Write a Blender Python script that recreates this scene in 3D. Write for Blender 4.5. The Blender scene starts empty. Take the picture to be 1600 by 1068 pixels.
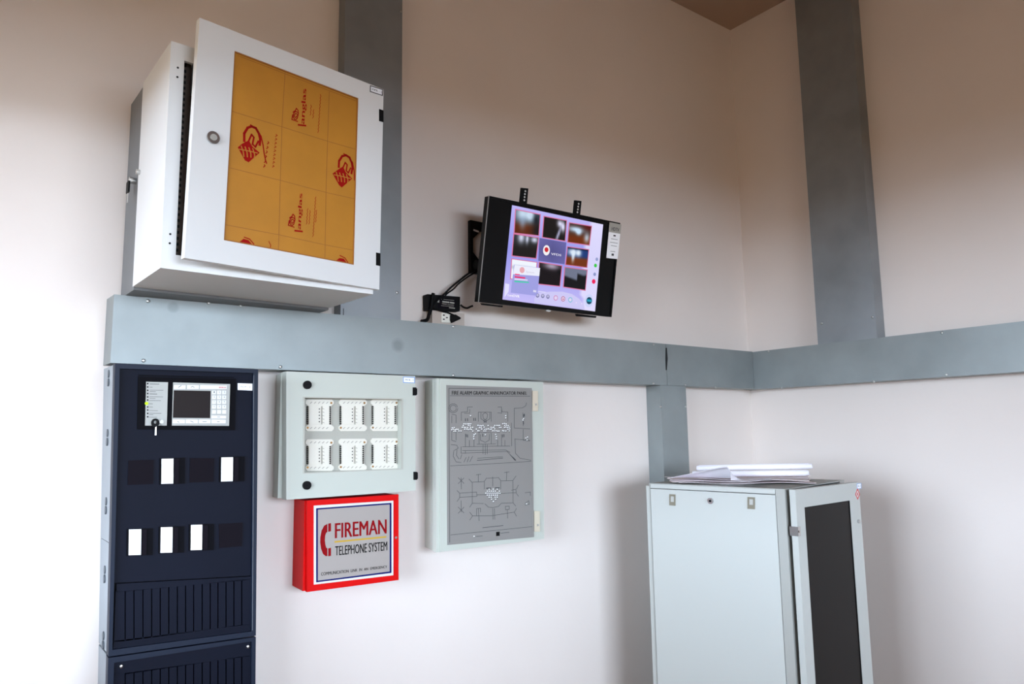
import bpy, bmesh, math, random
from mathutils import Matrix, Vector, Euler
from math import sin, cos, pi, radians as RAD
random.seed(7)
S = bpy.context.scene
COL = S.collection

# ---------------------------------------------------------------- camera, sky, light, exposure
HZ = 1.63                                             # lens height above the floor
CAM = Vector((-3.58814645, -2.54660657, HZ))
CR = Vector((0.80521339, -0.59281302, -0.01428693))   # camera right / up / forward
CU = Vector((-0.0625344, -0.10884958, 0.99208932))
CF = Vector((0.58967859, 0.79795018, 0.12471834))
FPX = 1129.05
cd = bpy.data.cameras.new('camera'); cam = bpy.data.objects.new('camera', cd); COL.objects.link(cam)
cd.sensor_width = 36; cd.lens = FPX / 1600 * 36; cd.clip_start = .02
cam.matrix_world = Matrix(((CR.x, CU.x, -CF.x, CAM.x), (CR.y, CU.y, -CF.y, CAM.y), (CR.z, CU.z, -CF.z, CAM.z), (0, 0, 0, 1)))
S.camera = cam

EXPO = 0.0
SKY = 28.5
W = bpy.data.worlds.new('overcast_sky'); S.world = W; W.use_nodes = True
bg = W.node_tree.nodes['Background']; bg.inputs[0].default_value = (.70, .83, 1.0, 1); bg.inputs[1].default_value = SKY
S.view_settings.view_transform = 'Standard'; S.view_settings.look = 'None'
S.view_settings.exposure = EXPO; S.view_settings.gamma = 1; S.view_settings.use_curve_mapping = False
S.cycles.max_bounces = 12; S.cycles.diffuse_bounces = 8; S.cycles.caustics_reflective = False; S.cycles.caustics_refractive = False

FX0, FX1, FZ0, FZ1 = -4.05, -1.1, .95, 2.86; YF = -5.6
# unseen front-wall opening behind the camera, added for frontal light: FX0..FX1, FZ0..FZ1
# the room's window opening in the left wall (out of frame): y0..y1, z0..z1
LX = -4.2; WY0, WY1, WZ0, WZ1 = -2.2, -.35, 1.1, 2.67
def portal(name, loc, rot, sx, sy):
    l = bpy.data.lights.new(name, 'AREA'); l.shape = 'RECTANGLE'; l.size = sx; l.size_y = sy
    l.cycles.is_portal = True
    o = bpy.data.objects.new(name, l); COL.objects.link(o); o.location = loc; o.rotation_euler = rot
portal('window_portal', (LX - .1, (WY0 + WY1) / 2, (WZ0 + WZ1) / 2), (0, RAD(-90), 0), WZ1 - WZ0, WY1 - WY0)

portal('window_portal', ((FX0 + FX1) / 2, YF - .1, (FZ0 + FZ1) / 2), (RAD(90), 0, 0), FX1 - FX0, FZ1 - FZ0)  # portal of the added front opening

# ---------------------------------------------------------------- materials
def lin(c):
    return tuple(((v / 255) / 12.92 if v / 255 <= .04045 else ((v / 255 + .055) / 1.055) ** 2.4) for v in c)
MATS = {}
def mat(name, col, rough=.5, metal=0., var=0., scale=6., bump=0., bscale=60., spec=.5, coat=0., spots=None):
    if name in MATS: return MATS[name]
    m = bpy.data.materials.new(name); m.use_nodes = True; nt = m.node_tree; N = nt.nodes
    b = N['Principled BSDF']; c = lin(col)
    b.inputs['Base Color'].default_value = (*c, 1); b.inputs['Roughness'].default_value = rough
    b.inputs['Metallic'].default_value = metal; b.inputs['Specular IOR Level'].default_value = spec
    b.inputs['Coat Weight'].default_value = coat
    tc = N.new('ShaderNodeTexCoord')
    if var:
        nz = N.new('ShaderNodeTexNoise'); nz.inputs['Scale'].default_value = scale; nz.inputs['Detail'].default_value = 6
        nt.links.new(tc.outputs['Object'], nz.inputs['Vector'])
        rp = N.new('ShaderNodeValToRGB'); rp.color_ramp.elements[0].position = .3; rp.color_ramp.elements[1].position = .7
        rp.color_ramp.elements[0].color = (*[v * (1 - var) for v in c], 1); rp.color_ramp.elements[1].color = (*[min(1, v * (1 + var)) for v in c], 1)
        nt.links.new(nz.outputs[0], rp.inputs[0]); out = rp.outputs[0]
        if spots:
            for (sx, sy, sz, rad, dark) in spots:          # stains at fixed places on the thing
                vm = N.new('ShaderNodeVectorMath'); vm.operation = 'DISTANCE'; vm.inputs[1].default_value = (sx, sy, sz)
                nt.links.new(tc.outputs['Object'], vm.inputs[0])
                ad = N.new('ShaderNodeMath'); ad.operation = 'MULTIPLY_ADD'; ad.inputs[1].default_value = rad * 1.2
                nt.links.new(nz.outputs[0], ad.inputs[0]); nt.links.new(vm.outputs['Value'], ad.inputs[2])
                mr = N.new('ShaderNodeMapRange'); mr.inputs[1].default_value = rad * 1.2; mr.inputs[2].default_value = rad * 1.7
                mr.inputs[3].default_value = dark; mr.inputs[4].default_value = 1
                nt.links.new(ad.outputs[0], mr.inputs[0])
                sc = N.new('ShaderNodeVectorMath'); sc.operation = 'SCALE'
                nt.links.new(out, sc.inputs[0]); nt.links.new(mr.outputs[0], sc.inputs['Scale']); out = sc.outputs[0]
        nt.links.new(out, b.inputs['Base Color'])
    if bump:
        nb = N.new('ShaderNodeTexNoise'); nb.inputs['Scale'].default_value = bscale; nb.inputs['Detail'].default_value = 4
        nt.links.new(tc.outputs['Object'], nb.inputs['Vector'])
        bp = N.new('ShaderNodeBump'); bp.inputs['Strength'].default_value = bump; bp.inputs['Distance'].default_value = .004
        nt.links.new(nb.outputs[0], bp.inputs['Height']); nt.links.new(bp.outputs[0], b.inputs['Normal'])
    MATS[name] = m; return m
def emit_mat(name, col, k=1.):
    m = bpy.data.materials.new(name); m.use_nodes = True; N = m.node_tree.nodes
    b = N['Principled BSDF']; b.inputs['Base Color'].default_value = (.004, .004, .004, 1); b.inputs['Specular IOR Level'].default_value = .06
    b.inputs['Emission Color'].default_value = (*lin(col), 1); b.inputs['Emission Strength'].default_value = k
    MATS[name] = m; return m

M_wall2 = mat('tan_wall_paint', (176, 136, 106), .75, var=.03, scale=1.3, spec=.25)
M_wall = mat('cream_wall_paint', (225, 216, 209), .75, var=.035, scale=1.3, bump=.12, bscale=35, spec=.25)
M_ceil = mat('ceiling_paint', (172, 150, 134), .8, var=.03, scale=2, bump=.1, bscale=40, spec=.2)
M_floor = mat('terracotta_floor', (112, 70, 44), .55, var=.15, scale=3)
M_ground = mat('courtyard_ground', (104, 88, 70), .9, var=.15, scale=.5)
M_trunk = mat('galvanized_trunking', (138, 145, 145), .46, .35, var=.10, scale=5, bump=.05, bscale=9, spots=[(-2.32, -.1, .11, .035, .72), (-3.11, -.1, .185, .018, .8)])
M_duct = mat('galvanized_duct', (138, 143, 146), .46, .45, var=.14, scale=4, bump=.05, bscale=9)
M_dark = mat('black_gap', (12, 12, 14), .8)
M_white = mat('white_powder_coat', (216, 217, 216), .45, bump=.04, bscale=400)
M_rackwhite = mat('pale_grey_powder_coat', (182, 185, 180), .5, bump=.04, bscale=400)
M_post = mat('grey_post_paint', (158, 159, 153), .5)
M_rear = mat('grey_rear_section', (106, 108, 110), .5)
M_inner = mat('rack_interior', (92, 82, 76), .7)
M_kraft = mat('kraft_film', (180, 122, 38), .45, var=.07, scale=9, spec=.3)
M_kline = mat('kraft_crease', (150, 92, 22), .6)
M_kred = mat('red_print', (150, 18, 14), .5, spec=.08)
M_chrome = mat('chrome', (200, 200, 198), .22, 1.)
M_steel = mat('screw_steel', (190, 190, 188), .32, 1.)
M_black = mat('black_plastic', (9, 9, 10), .55, spec=.12)
M_blackgl = mat('gloss_black', (4, 4, 5), .3, spec=.15)
M_navy = mat('navy_enclosure', (9, 13, 27), .55, var=.08, scale=8, spec=.1)
M_navyfr = mat('navy_frame', (16, 25, 42), .5, spec=.2)
M_navyblk = mat('navy_recess', (6, 6, 11), .6, spec=.06)
M_brownblk = mat('blank_cover', (16, 12, 19), .6, spec=.06)
M_mount = mat('mounting_box_grey', (146, 153, 158), .5, .15)
M_knock = mat('knockout_grey', (84, 90, 96), .5)
M_lgrey = mat('light_grey_plastic', (160, 161, 156), .5)
M_key = mat('key_white', (212, 214, 214), .5)
M_lcd = mat('lcd_brown', (30, 23, 22), .5, spec=.1)
M_card = mat('white_card', (245, 246, 248), .6)
M_ink = mat('ink_grey', (72, 74, 76), .7, spec=.08)
M_inkd = mat('ink_dark', (24, 24, 26), .7, spec=.08)
M_tag = mat('label_white', (240, 244, 250), .55)
M_tagb = mat('label_blue_edge', (120, 150, 200), .6)
M_redink = mat('red_ink', (200, 40, 30), .6)
M_beige = mat('grey_green_enclosure', (181, 185, 175), .5, bump=.03, bscale=400)
M_beigein = mat('enclosure_backplate', (172, 171, 160), .5)
M_module = mat('module_white', (222, 218, 205), .5)
M_modin = mat('module_shadow_grey', (150, 146, 136), .5)
M_brass = mat('brass_screw', (150, 110, 60), .4, .7)
M_red = mat('fire_red_paint', (196, 3, 3), .5, spec=.12)
M_plate = mat('brushed_sign_grey', (152, 144, 138), .5, .1)
M_pwhite = mat('sign_white', (206, 204, 203), .5)
M_blue = mat('sign_blue', (10, 16, 84), .5, spec=.08)
M_yellow = mat('sign_yellow', (176, 140, 10), .5)
M_signred = mat('sign_red', (128, 6, 14), .5, spec=.08)
M_signblk = mat('sign_black', (12, 11, 12), .5, spec=.08)
M_gplate = mat('graphic_plate', (132, 129, 125), .5, .1)
M_hinge = mat('polished_hinge', (235, 225, 205), .3, .85)
M_latch = mat('latch_beige', (128, 122, 106), .5, spec=.2)
M_latchb = mat('latch_button_grey', (172, 172, 166), .5)
M_led = mat('led_clear', (240, 240, 238), .2)
M_ledr = mat('led_dark_ring', (60, 58, 58), .5)
M_outlet = mat('outlet_box', (184, 172, 162), .55)
M_sock = mat('socket_ivory', (232, 230, 218), .5)
M_paper = mat('drawing_paper', (240, 238, 246), .7)
M_paperd = mat('dull_paper', (232, 222, 222), .75, var=.08, scale=12)
M_glassd = mat('smoked_acrylic', (15, 11, 9), .35, var=.2, scale=3, spec=.12)
M_silver = mat('silver_label', (170, 168, 160), .4, .3)
def glass_mat():
    m = bpy.data.materials.new('clear_glazing'); m.use_nodes = True; nt = m.node_tree; N = nt.nodes
    for n in list(N): N.remove(n)
    o = N.new('ShaderNodeOutputMaterial'); mx = N.new('ShaderNodeMixShader'); t = N.new('ShaderNodeBsdfTransparent'); g = N.new('ShaderNodeBsdfGlossy')
    g.inputs['Roughness'].default_value = .05; f = N.new('ShaderNodeFresnel'); f.inputs[0].default_value = 1.35
    ge = N.new('ShaderNodeNewGeometry'); fr = N.new('ShaderNodeMath'); fr.operation = 'SUBTRACT'; fr.use_clamp = True     # reflect on the outer face only
    nt.links.new(f.outputs[0], fr.inputs[0]); nt.links.new(ge.outputs['Backfacing'], fr.inputs[1])
    nt.links.new(fr.outputs[0], mx.inputs[0]); nt.links.new(t.outputs[0], mx.inputs[1]); nt.links.new(g.outputs[0], mx.inputs[2]); nt.links.new(mx.outputs[0], o.inputs[0])
    return m
M_glass = glass_mat()
def screen_mat():
    m = bpy.data.materials.new('screen_picture'); m.use_nodes = True; nt = m.node_tree; N = nt.nodes
    b = N['Principled BSDF']; b.inputs['Base Color'].default_value = (.004, .004, .005, 1); b.inputs['Roughness'].default_value = .4; b.inputs['Specular IOR Level'].default_value = .06
    a = N.new('ShaderNodeAttribute'); a.attribute_name = 'Col'
    nt.links.new(a.outputs['Color'], b.inputs['Emission Color']); b.inputs['Emission Strength'].default_value = 2 ** -EXPO
    return m
M_screen = screen_mat()
M_ledg = emit_mat('green_led_glow', (190, 255, 40), 1.5)

# ---------------------------------------------------------------- frames, things, parts
WM = {}
class Frame:
    def __init__(s, M): s.M = M; s.I = M.inverted()
    def ray(s, px, py):
        d = CR * (px - 800) + CU * (534 - py) + CF * FPX
        return s.I @ CAM, s.I.to_3x3() @ d
    def at(s, px, py, y=0.):                      # point of this frame's plane local y = y seen at a pixel: (x, z)
        c, d = s.ray(px, py); t = (y - c.y) / d.y; p = c + d * t; return (p.x, p.z)
    def atx(s, px, py, x=0.):
        c, d = s.ray(px, py); t = (x - c.x) / d.x; p = c + d * t; return (p.y, p.z)
    def quad(s, pts, y=0.): return [s.at(a, b, y) for a, b in pts]
    def sub(s, loc, rz=0, rx=0): return Frame(s.M @ Matrix.LocRotScale(Vector(loc), Euler((rx, 0, rz)), None))
def thing(name, label, cat, loc, rot=(0, 0, 0), group=None):
    o = bpy.data.objects.new(name, None); COL.objects.link(o); o.empty_display_size = .1
    o.location = loc; o.rotation_euler = rot; o['label'] = label; o['category'] = cat
    if group: o['group'] = group
    F = Frame(Matrix.LocRotScale(Vector(loc), Euler(rot), None)); F.o = o; WM[o.name] = F.M
    return F
def newbm(): return bmesh.new()
def finish(bm, bev=0, seg=2):
    if bev:
        ed = [e for e in bm.edges if len(e.link_faces) == 2 and e.calc_face_angle(0) > .6]
        bmesh.ops.bevel(bm, geom=ed, offset=bev, segments=seg, affect='EDGES', clamp_overlap=True, profile=.6)
    bmesh.ops.recalc_face_normals(bm, faces=bm.faces)
def mesh_of(name, bm, m, bev=0, smooth=False):
    finish(bm, bev); me = bpy.data.meshes.new(name); bm.to_mesh(me); bm.free(); me.materials.append(m)
    if smooth or bev:
        for p in me.polygons: p.use_smooth = True
        try: me.set_sharp_from_angle(angle=RAD(40))
        except Exception: pass
    return me
def link(name, me, F, parent=None, label=None, off=None, kind=None):
    o = bpy.data.objects.new(name, me); COL.objects.link(o)
    M = F.M if off is None else F.M @ Matrix.Translation(off)
    if parent is not None:
        o.parent = parent; o.matrix_parent_inverse = Matrix(); o.matrix_basis = WM[parent.name].inverted() @ M
    else: o.matrix_basis = M
    WM[o.name] = M
    if label: o['label'] = label
    if kind: o['kind'] = kind
    return o
def part(name, bm, m, F, parent=None, bev=0, smooth=False, label=None, kind=None):
    return link(name, mesh_of(name, bm, m, bev, smooth), F, parent if parent is not None else F.o, label, kind=kind)
WF = Frame(Matrix()); WF.o = None
def struct(name, bm, m, bev=0):
    o = link(name, mesh_of(name, bm, m, bev), WF); o['kind'] = 'structure'; return o

# ---- shapes
def box(bm, x0, x1, y0, y1, z0, z1):
    v = [bm.verts.new((x, y, z)) for x in (x0, x1) for y in (y0, y1) for z in (z0, z1)]
    for f in ((0, 1, 3, 2), (4, 6, 7, 5), (0, 4, 5, 1), (2, 3, 7, 6), (0, 2, 6, 4), (1, 5, 7, 3)): bm.faces.new([v[i] for i in f])
    return bm
def prism(bm, pts, yf, yb):                       # polygon in x-z, thick along y
    a = [bm.verts.new((x, yf, z)) for x, z in pts]; b = [bm.verts.new((x, yb, z)) for x, z in pts]; n = len(pts)
    bm.faces.new(a); bm.faces.new(b[::-1])
    for i in range(n): bm.faces.new((a[i], a[(i + 1) % n], b[(i + 1) % n], b[i]))
    return bm
def ring(bm, o, i, yf, yb):                       # frame between two outlines of the same count
    n = len(o)
    V = [[bm.verts.new((x, y, z)) for x, z in P] for P, y in ((o, yf), (i, yf), (o, yb), (i, yb))]
    for k in range(n):
        j = (k + 1) % n
        for A, B in ((0, 1), (2, 3), (0, 2), (1, 3)): bm.faces.new((V[A][k], V[A][j], V[B][j], V[B][k]))
    return bm
def circ(x, z, r, n=16, rz=None): return [(x + r * cos(2 * pi * k / n), z + (rz or r) * sin(2 * pi * k / n)) for k in range(n)]
def cyl_y(bm, x, z, r, yf, yb, n=16): return prism(bm, circ(x, z, r, n), yf, yb)
def cyl_x(bm, y, z, r, x0, x1, n=14):
    a = [bm.verts.new((x0, y + r * cos(2 * pi * k / n), z + r * sin(2 * pi * k / n))) for k in range(n)]
    b = [bm.verts.new((x1, v.co.y, v.co.z)) for v in a]
    bm.faces.new(a); bm.faces.new(b[::-1])
    for i in range(n): bm.faces.new((a[i], a[(i + 1) % n], b[(i + 1) % n], b[i]))
    return bm
def lerp2(q, u, v):                               # q = TL,TR,BR,BL ; u right, v down
    (a, b), (c, d), (e, f), (g, h) = q
    return ((a * (1 - u) + c * u) * (1 - v) + (g * (1 - u) + e * u) * v, (b * (1 - u) + d * u) * (1 - v) + (h * (1 - u) + f * u) * v)
def inset(q, du, dv=None): 
    dv = du if dv is None else dv
    return [lerp2(q, du, dv), lerp2(q, 1 - du, dv), lerp2(q, 1 - du, 1 - dv), lerp2(q, du, 1 - dv)]
def subq(q, u0, u1, v0, v1): return [lerp2(q, u0, v0), lerp2(q, u1, v0), lerp2(q, u1, v1), lerp2(q, u0, v1)]
def stroke(bm, pts, w, y, t=.0004, close=False):  # thin raised line through x-z points
    P = list(pts) + ([pts[0]] if close else [])
    for (x0, z0), (x1, z1) in zip(P[:-1], P[1:]):
        dx, dz = x1 - x0, z1 - z0; l = math.hypot(dx, dz)
        if l < 1e-6: continue
        nx, nz = -dz / l * w / 2, dx / l * w / 2; ex, ez = dx / l * w / 3, dz / l * w / 3
        prism(bm, [(x0 - ex + nx, z0 - ez + nz), (x1 + ex + nx, z1 + ez + nz), (x1 + ex - nx, z1 + ez - nz), (x0 - ex - nx, z0 - ez - nz)], y - t, y)
    return bm
def tube(name, pts, r, m, F, parent=None, n=8, label=None):
    P = [Vector(p) for p in pts]
    # smooth with Catmull-Rom
    Q = []
    for i in range(len(P) - 1):
        p0, p1, p2, p3 = P[max(i - 1, 0)], P[i], P[i + 1], P[min(i + 2, len(P) - 1)]
        for k in range(6):
            t = k / 6
            Q.append(.5 * ((2 * p1) + (p2 - p0) * t + (2 * p0 - 5 * p1 + 4 * p2 - p3) * t * t + (3 * p1 - p0 - 3 * p2 + p3) * t ** 3))
    Q.append(P[-1]); bm = newbm(); rings = []
    for i, q in enumerate(Q):
        d = (Q[min(i + 1, len(Q) - 1)] - Q[max(i - 1, 0)]).normalized()
        a = d.orthogonal().normalized() if i == 0 else (A - d * A.dot(d)).normalized()
        A = a; b = d.cross(a)
        rings.append([bm.verts.new(q + a * r * cos(2 * pi * k / n) + b * r * sin(2 * pi * k / n)) for k in range(n)])
    for R0, R1 in zip(rings[:-1], rings[1:]):
        for k in range(n): bm.faces.new((R0[k], R0[(k + 1) % n], R1[(k + 1) % n], R1[k]))
    bm.faces.new(rings[0][::-1]); bm.faces.new(rings[-1])
    me = mesh_of(name, bm, m, 0, True)
    return link(name, me, F, parent, label)
def text(name, s, m, F, quad, y, parent, bold=0., t=.0004):
    cu = bpy.data.curves.new('lettering', 'FONT'); cu.body = s; cu.resolution_u = 3
    tmp = bpy.data.objects.new('lettering', cu); COL.objects.link(tmp)
    dg = bpy.context.evaluated_depsgraph_get(); me = bpy.data.meshes.new_from_object(tmp.evaluated_get(dg))
    bpy.data.objects.remove(tmp); bpy.data.curves.remove(cu)
    xs = [v.co.x for v in me.vertices]; ys = [v.co.y for v in me.vertices]
    x0, x1, y0, y1 = min(xs), max(xs), min(ys), max(ys)
    V = []; Fc = []; polys = [tuple(p.vertices) for p in me.polygons]
    for k, sh in enumerate((0,) if not bold else (-bold, bold)):          # heavier strokes: two copies side by side
        for v in me.vertices:
            a, b = lerp2(quad, (v.co.x + sh - x0 + bold) / (x1 - x0 + 2 * bold), (y1 - v.co.y) / (y1 - y0)); V.append((a, y - t - k * .0001, b))
        n = k * len(me.vertices); Fc += [tuple(i + n for i in p) for p in polys]
    bpy.data.meshes.remove(me); me = bpy.data.meshes.new(name); me.from_pydata(V, [], Fc)
    me.name = name; me.materials.clear(); me.materials.append(m)
    return link(name, me, F, parent)
def zq(ox, oy, s):                                # a zoomed crop's coordinates back to photo pixels
    return lambda *pts: [(ox + a / s, oy + b / s) for a, b in pts]
def screw_mesh():
    bm = newbm(); prev = None; n = 10
    for r, y in ((.006, 0), (.006, -.0015), (.0042, -.0042), (.0015, -.005)):
        R = [bm.verts.new((r * cos(2 * pi * k / n), y, r * sin(2 * pi * k / n))) for k in range(n)]
        if prev:
            for k in range(n): bm.faces.new((prev[k], prev[(k + 1) % n], R[(k + 1) % n], R[k]))
        prev = R
    bm.faces.new(prev); return mesh_of('screw', bm, M_steel, 0, True)
ME_screw = screw_mesh()
def screw(F, px, py, y):
    x, z = F.at(px, py, y); return link('screw', ME_screw, F, F.o, off=(x, y, z))

# ---------------------------------------------------------------- the room
H = HZ + 2.44
struct('floor', box(newbm(), LX - .2, .2, YF - .2, .2, -.1, 0), M_floor)
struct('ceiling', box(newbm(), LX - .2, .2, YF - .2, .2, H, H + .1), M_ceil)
struct('wall_back', box(newbm(), LX - .2, .2, 0, .2, 0, H), M_wall)
struct('wall_right', box(newbm(), 0, .2, YF - .2, 0, 0, H), M_wall)
bm = newbm()
box(bm, LX - .2, FX0, YF - .2, YF, 0, H); box(bm, FX1, .2, YF - .2, YF, 0, H)
box(bm, FX0, FX1, YF - .2, YF, 0, FZ0); box(bm, FX0, FX1, YF - .2, YF, FZ1, H)
struct('wall_front', bm, M_wall2)
bm = newbm()
for a, b in ((FX0, FX0 + .06), ((FX0 + FX1) / 2 - .03, (FX0 + FX1) / 2 + .03), (FX1 - .06, FX1)): box(bm, a, b, YF - .14, YF - .06, FZ0, FZ1)
box(bm, FX0, FX1, YF - .14, YF - .06, FZ0, FZ0 + .06); box(bm, FX0, FX1, YF - .14, YF - .06, FZ1 - .06, FZ1)
struct('added_window', bm, M_rackwhite)  # frame of the added opening that brightens the back wall
bm = newbm()
box(bm, LX - .2, LX, YF, WY0, 0, H); box(bm, LX - .2, LX, WY1, 0, 0, H)
box(bm, LX - .2, LX, WY0, WY1, 0, WZ0); box(bm, LX - .2, LX, WY0, WY1, WZ1, H)
struct('wall_left', bm, M_wall2)
bm = newbm()
for a, b in ((WY0, WY0 + .06), ((WY0 + WY1) / 2 - .03, (WY0 + WY1) / 2 + .03), (WY1 - .06, WY1)): box(bm, LX - .14, LX - .06, a, b, WZ0, WZ1)
box(bm, LX - .14, LX - .06, WY0, WY1, WZ0, WZ0 + .06); box(bm, LX - .14, LX - .06, WY0, WY1, WZ1 - .06, WZ1)
struct('window_1', bm, M_rackwhite)
struct('sky_blocker_1', box(newbm(), LX - 2.6, LX - .2, YF - 3, 3, WZ1 + .15, WZ1 + .3), M_ceil)  # unseen overhang added so only low sky reaches the left window
struct('sky_blocker_2', box(newbm(), LX - .2, 2, YF - 2.6, YF - .2, FZ1 + .15, FZ1 + .3), M_ceil)      # unseen eave added over the front opening to cut off high sky
struct('ground', box(newbm(), -60, 40, -60, 40, -.4, -.1), M_ground)

# ---------------------------------------------------------------- cable trunking and ducts
T = thing('cable_trunking', 'long grey galvanized trunking running level along the back wall above the panels', 'trunking', (0, 0, HZ + .225))
xl, xb = T.at(175, 520, -.1)[0], T.at(164, 520, 0)[0]
zt = .2085; xm = T.at(1041, 560, -.1)[0]
bm = newbm()
def slab(bm, pl, z0, z1):                          # plan polygon extruded upward
    a = [bm.verts.new((x, y, z0)) for x, y in pl]; b = [bm.verts.new((x, y, z1)) for x, y in pl]; n = len(pl)
    bm.faces.new(a[::-1]); bm.faces.new(b)
    for i in range(n): bm.faces.new((a[i], a[(i + 1) % n], b[(i + 1) % n], b[i]))
    return bm
part('cover', slab(bm, [(xb, -.001), (xl, -.1), (xm - .0012, -.1), (xm - .0012, -.001)], 0, zt), M_trunk, T, bev=.002)
part('cover', slab(newbm(), [(xm + .0012, -.001), (xm + .0012, -.1), (-.1012, -.1), (-.0022, -.001)], 0, zt), M_trunk, T, bev=.002)
part('torn_slit', prism(newbm(), T.quad([(1040, 543), (1042, 543), (1043.3, 560), (1042, 578), (1040.3, 578), (1039.6, 560)], -.1003), -.1006, -.09), M_dark, T)
for q in ((231, 470), (224, 563), (376, 477), (326, 473), (708, 510), (708, 586), (1020.7, 538), (1020.7, 599), (1070, 601), (1117.5, 605), (438, 573)): screw(T, *q, -.1)

T = thing('cable_trunking', 'grey galvanized trunking along the right wall below the tall duct', 'trunking', (0, 0, HZ + .222), (0, 0, -pi / 2))
part('cover', slab(newbm(), [(.002, -.001), (.1002, -.1), (3.2, -.1), (3.2, -.001)], 0, .2095), M_trunk, T, bev=.002)
for q in ((1201, 549), (1472, 519.5), (1479, 585), (1365.6, 596), (1222, 606)): screw(T, *q, -.1)

T = thing('cable_duct', 'dark grey vertical duct rising behind the white wall rack to the ceiling', 'duct', (0, 0, HZ + .434))
x0 = T.at(535, 300, -.06)[0]; x1 = T.at(627.5, 250, -.06)[0]
part('cover', box(newbm(), x0, x1, -.06, 0, 0, H - HZ - .434), M_duct, T, bev=.002)
part('flange', box(newbm(), x0 + .01, x0 + .07, -.066, -.06, .0, .03), M_duct, T)
for q in ((626, 18), (620, 457)): screw(T, *q, -.06)

T = thing('cable_duct', 'short light grey vertical duct below the trunking, dropping behind the floor cabinet', 'duct', (0, 0, 0))
x0 = T.at(1034.5, 650, -.1)[0]; x1 = T.at(1074, 650, -.1)[0]
part('cover', box(newbm(), x0, x1, -.098, -.001, 0, HZ + .224), M_trunk, T, bev=.002)
for q in ((1031, 635), (1070, 635)): screw(T, q[0] + 1, q[1], -.1)

T = thing('cable_duct', 'tall dark grey vertical duct on the right wall between trunking and ceiling', 'duct', (0, 0, HZ + .432), (0, 0, -pi / 2))
x0 = T.at(1260, 270, -.08)[0]; x1 = T.at(1350.5, 270, -.08)[0]
part('cover', box(newbm(), x0, x1, -.08, 0, 0, H - HZ - .432), M_duct, T, bev=.002)
for q in ((1363, 495), (1284, 505)): screw(T, *q, -.08)

# ---------------------------------------------------------------- fire alarm control cabinet (dark blue)
T = thing('fire_alarm_control_cabinet', 'dark blue fire alarm control cabinet with grey display below the trunking', 'control cabinet', (-3.07, 0, HZ - .6))
YD = -.2
z3 = zq(140, 540, 3.814); z4 = zq(140, 788, 3.814); z8 = zq(200, 580, 7.63)
FO = T.quad([(179.9, 567.5), (403.5, 576.7), (399.8, 992.5), (169.4, 1025.3)], YD)
FI = T.quad([(187, 575.4), (396.2, 582.5), (393, 986), (175.6, 1014.8)], YD)
xa, xbk = T.at(178, 700, -.17)[0], T.at(158.5, 700, 0)[0]
xr = FO[1][0] - .012
def strip_x(py): return T.at(162 - (py - 600) * .021, py, 0)[0], T.at(179 - (py - 570) * .020, py, -.165)[0]     # rear and front edge of the box side
def hexa(bm, lo, hi, z0, z1):                      # box whose plan changes from bottom to top
    a = [bm.verts.new((x, y, z0)) for x, y in lo]; b = [bm.verts.new((x, y, z1)) for x, y in hi]
    bm.faces.new(a[::-1]); bm.faces.new(b)
    for i in range(4): bm.faces.new((a[i], a[(i + 1) % 4], b[(i + 1) % 4], b[i]))
    return bm
def mount(F, py0, py1, z0, z1):
    (b0, a0), (b1, a1) = strip_x(py0), strip_x(py1)
    part('mounting_box', hexa(newbm(), [(b0, 0), (a0, -.165), (xr, -.165), (xr, 0)], [(b1, 0), (a1, -.165), (xr, -.165), (xr, 0)], z0, z1), M_mount, F, bev=.0015)
zs1 = T.at(160, 846, -.1)[1]
mount(T, 846, 570, zs1 + .001, FO[0][1]); mount(T, 1026, 846, FO[3][1] - .005, zs1 - .001)
for py in (590, 683, 790, 897, 1000):              # knock-outs on the side of the mounting box
    for k in (0, 1):
        f = .5; b_, a_ = strip_x(py); x = b_ + (a_ - b_) * f; zc = T.at(166, py, -.09)[1] + (k - .5) * .026
        part('knockout', cyl_x(newbm(), -.165 * f, zc, .012, x - .003, x + .02), M_knock, T)
bm = newbm(); ring(bm, FO, FI, YD, -.16); part('frame', bm, M_navyfr, T, bev=.003)
VT = T.quad(z4((150, 470), (965, 425)), YD)        # top edge of the louvre
PU = [FI[0], FI[1], VT[1], VT[0]]
part('front_panel', prism(newbm(), PU, YD + .012, -.165), M_navy, T, bev=.002)
PLo = [VT[0], VT[1], FI[2], FI[3]]
part('louvre_back', prism(newbm(), PLo, YD + .02, -.165), M_navyblk, T)
# louvre slats between the slots
sx = (212, 264, 318, 370, 421, 472, 523, 572, 620, 671, 719, 765, 813, 860, 907)
tops = [515 - 70 * k / 14 for k in range(15)]; bots = [812 - 97 * k / 14 for k in range(15)]
def louvre(T, sx, tops, bots, zf, y, yb, par=None, hw=3.4):
    for k in range(14):
        q = T.quad(zf((sx[k] + hw, tops[k] + 2), (sx[k + 1] - hw, tops[k + 1] + 2), (sx[k + 1] - hw, bots[k + 1]), (sx[k] + hw, bots[k])), y)
        part('slat', prism(newbm(), q, y, yb), M_navy, T, par)
louvre(T, sx, tops, bots, z4, YD + .009, YD + .02)
qL = T.quad(z4((138, 480), (212 - 3.4, 470), (212 - 3.4, 850), (138, 860)), YD + .009)
def quadpart(T, name, px, y, yb, m, parent=None, bev=0, label=None): return part(name, prism(newbm(), T.quad(px, y), y, yb), m, T, parent, bev, label=label)
yl = YD + .009
quadpart(T, 'louvre_border', z4((160, 472), (962, 428), (962, 446), (160, 520)), yl, YD + .02, M_navy)
quadpart(T, 'louvre_border', z4((145, 812), (962, 712), (964, 754), (138, 862)), yl, YD + .02, M_navy)
quadpart(T, 'louvre_border', z4((155, 515), (208.6, 517), (208.6, 814), (145, 815)), yl, YD + .02, M_navy)
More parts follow.
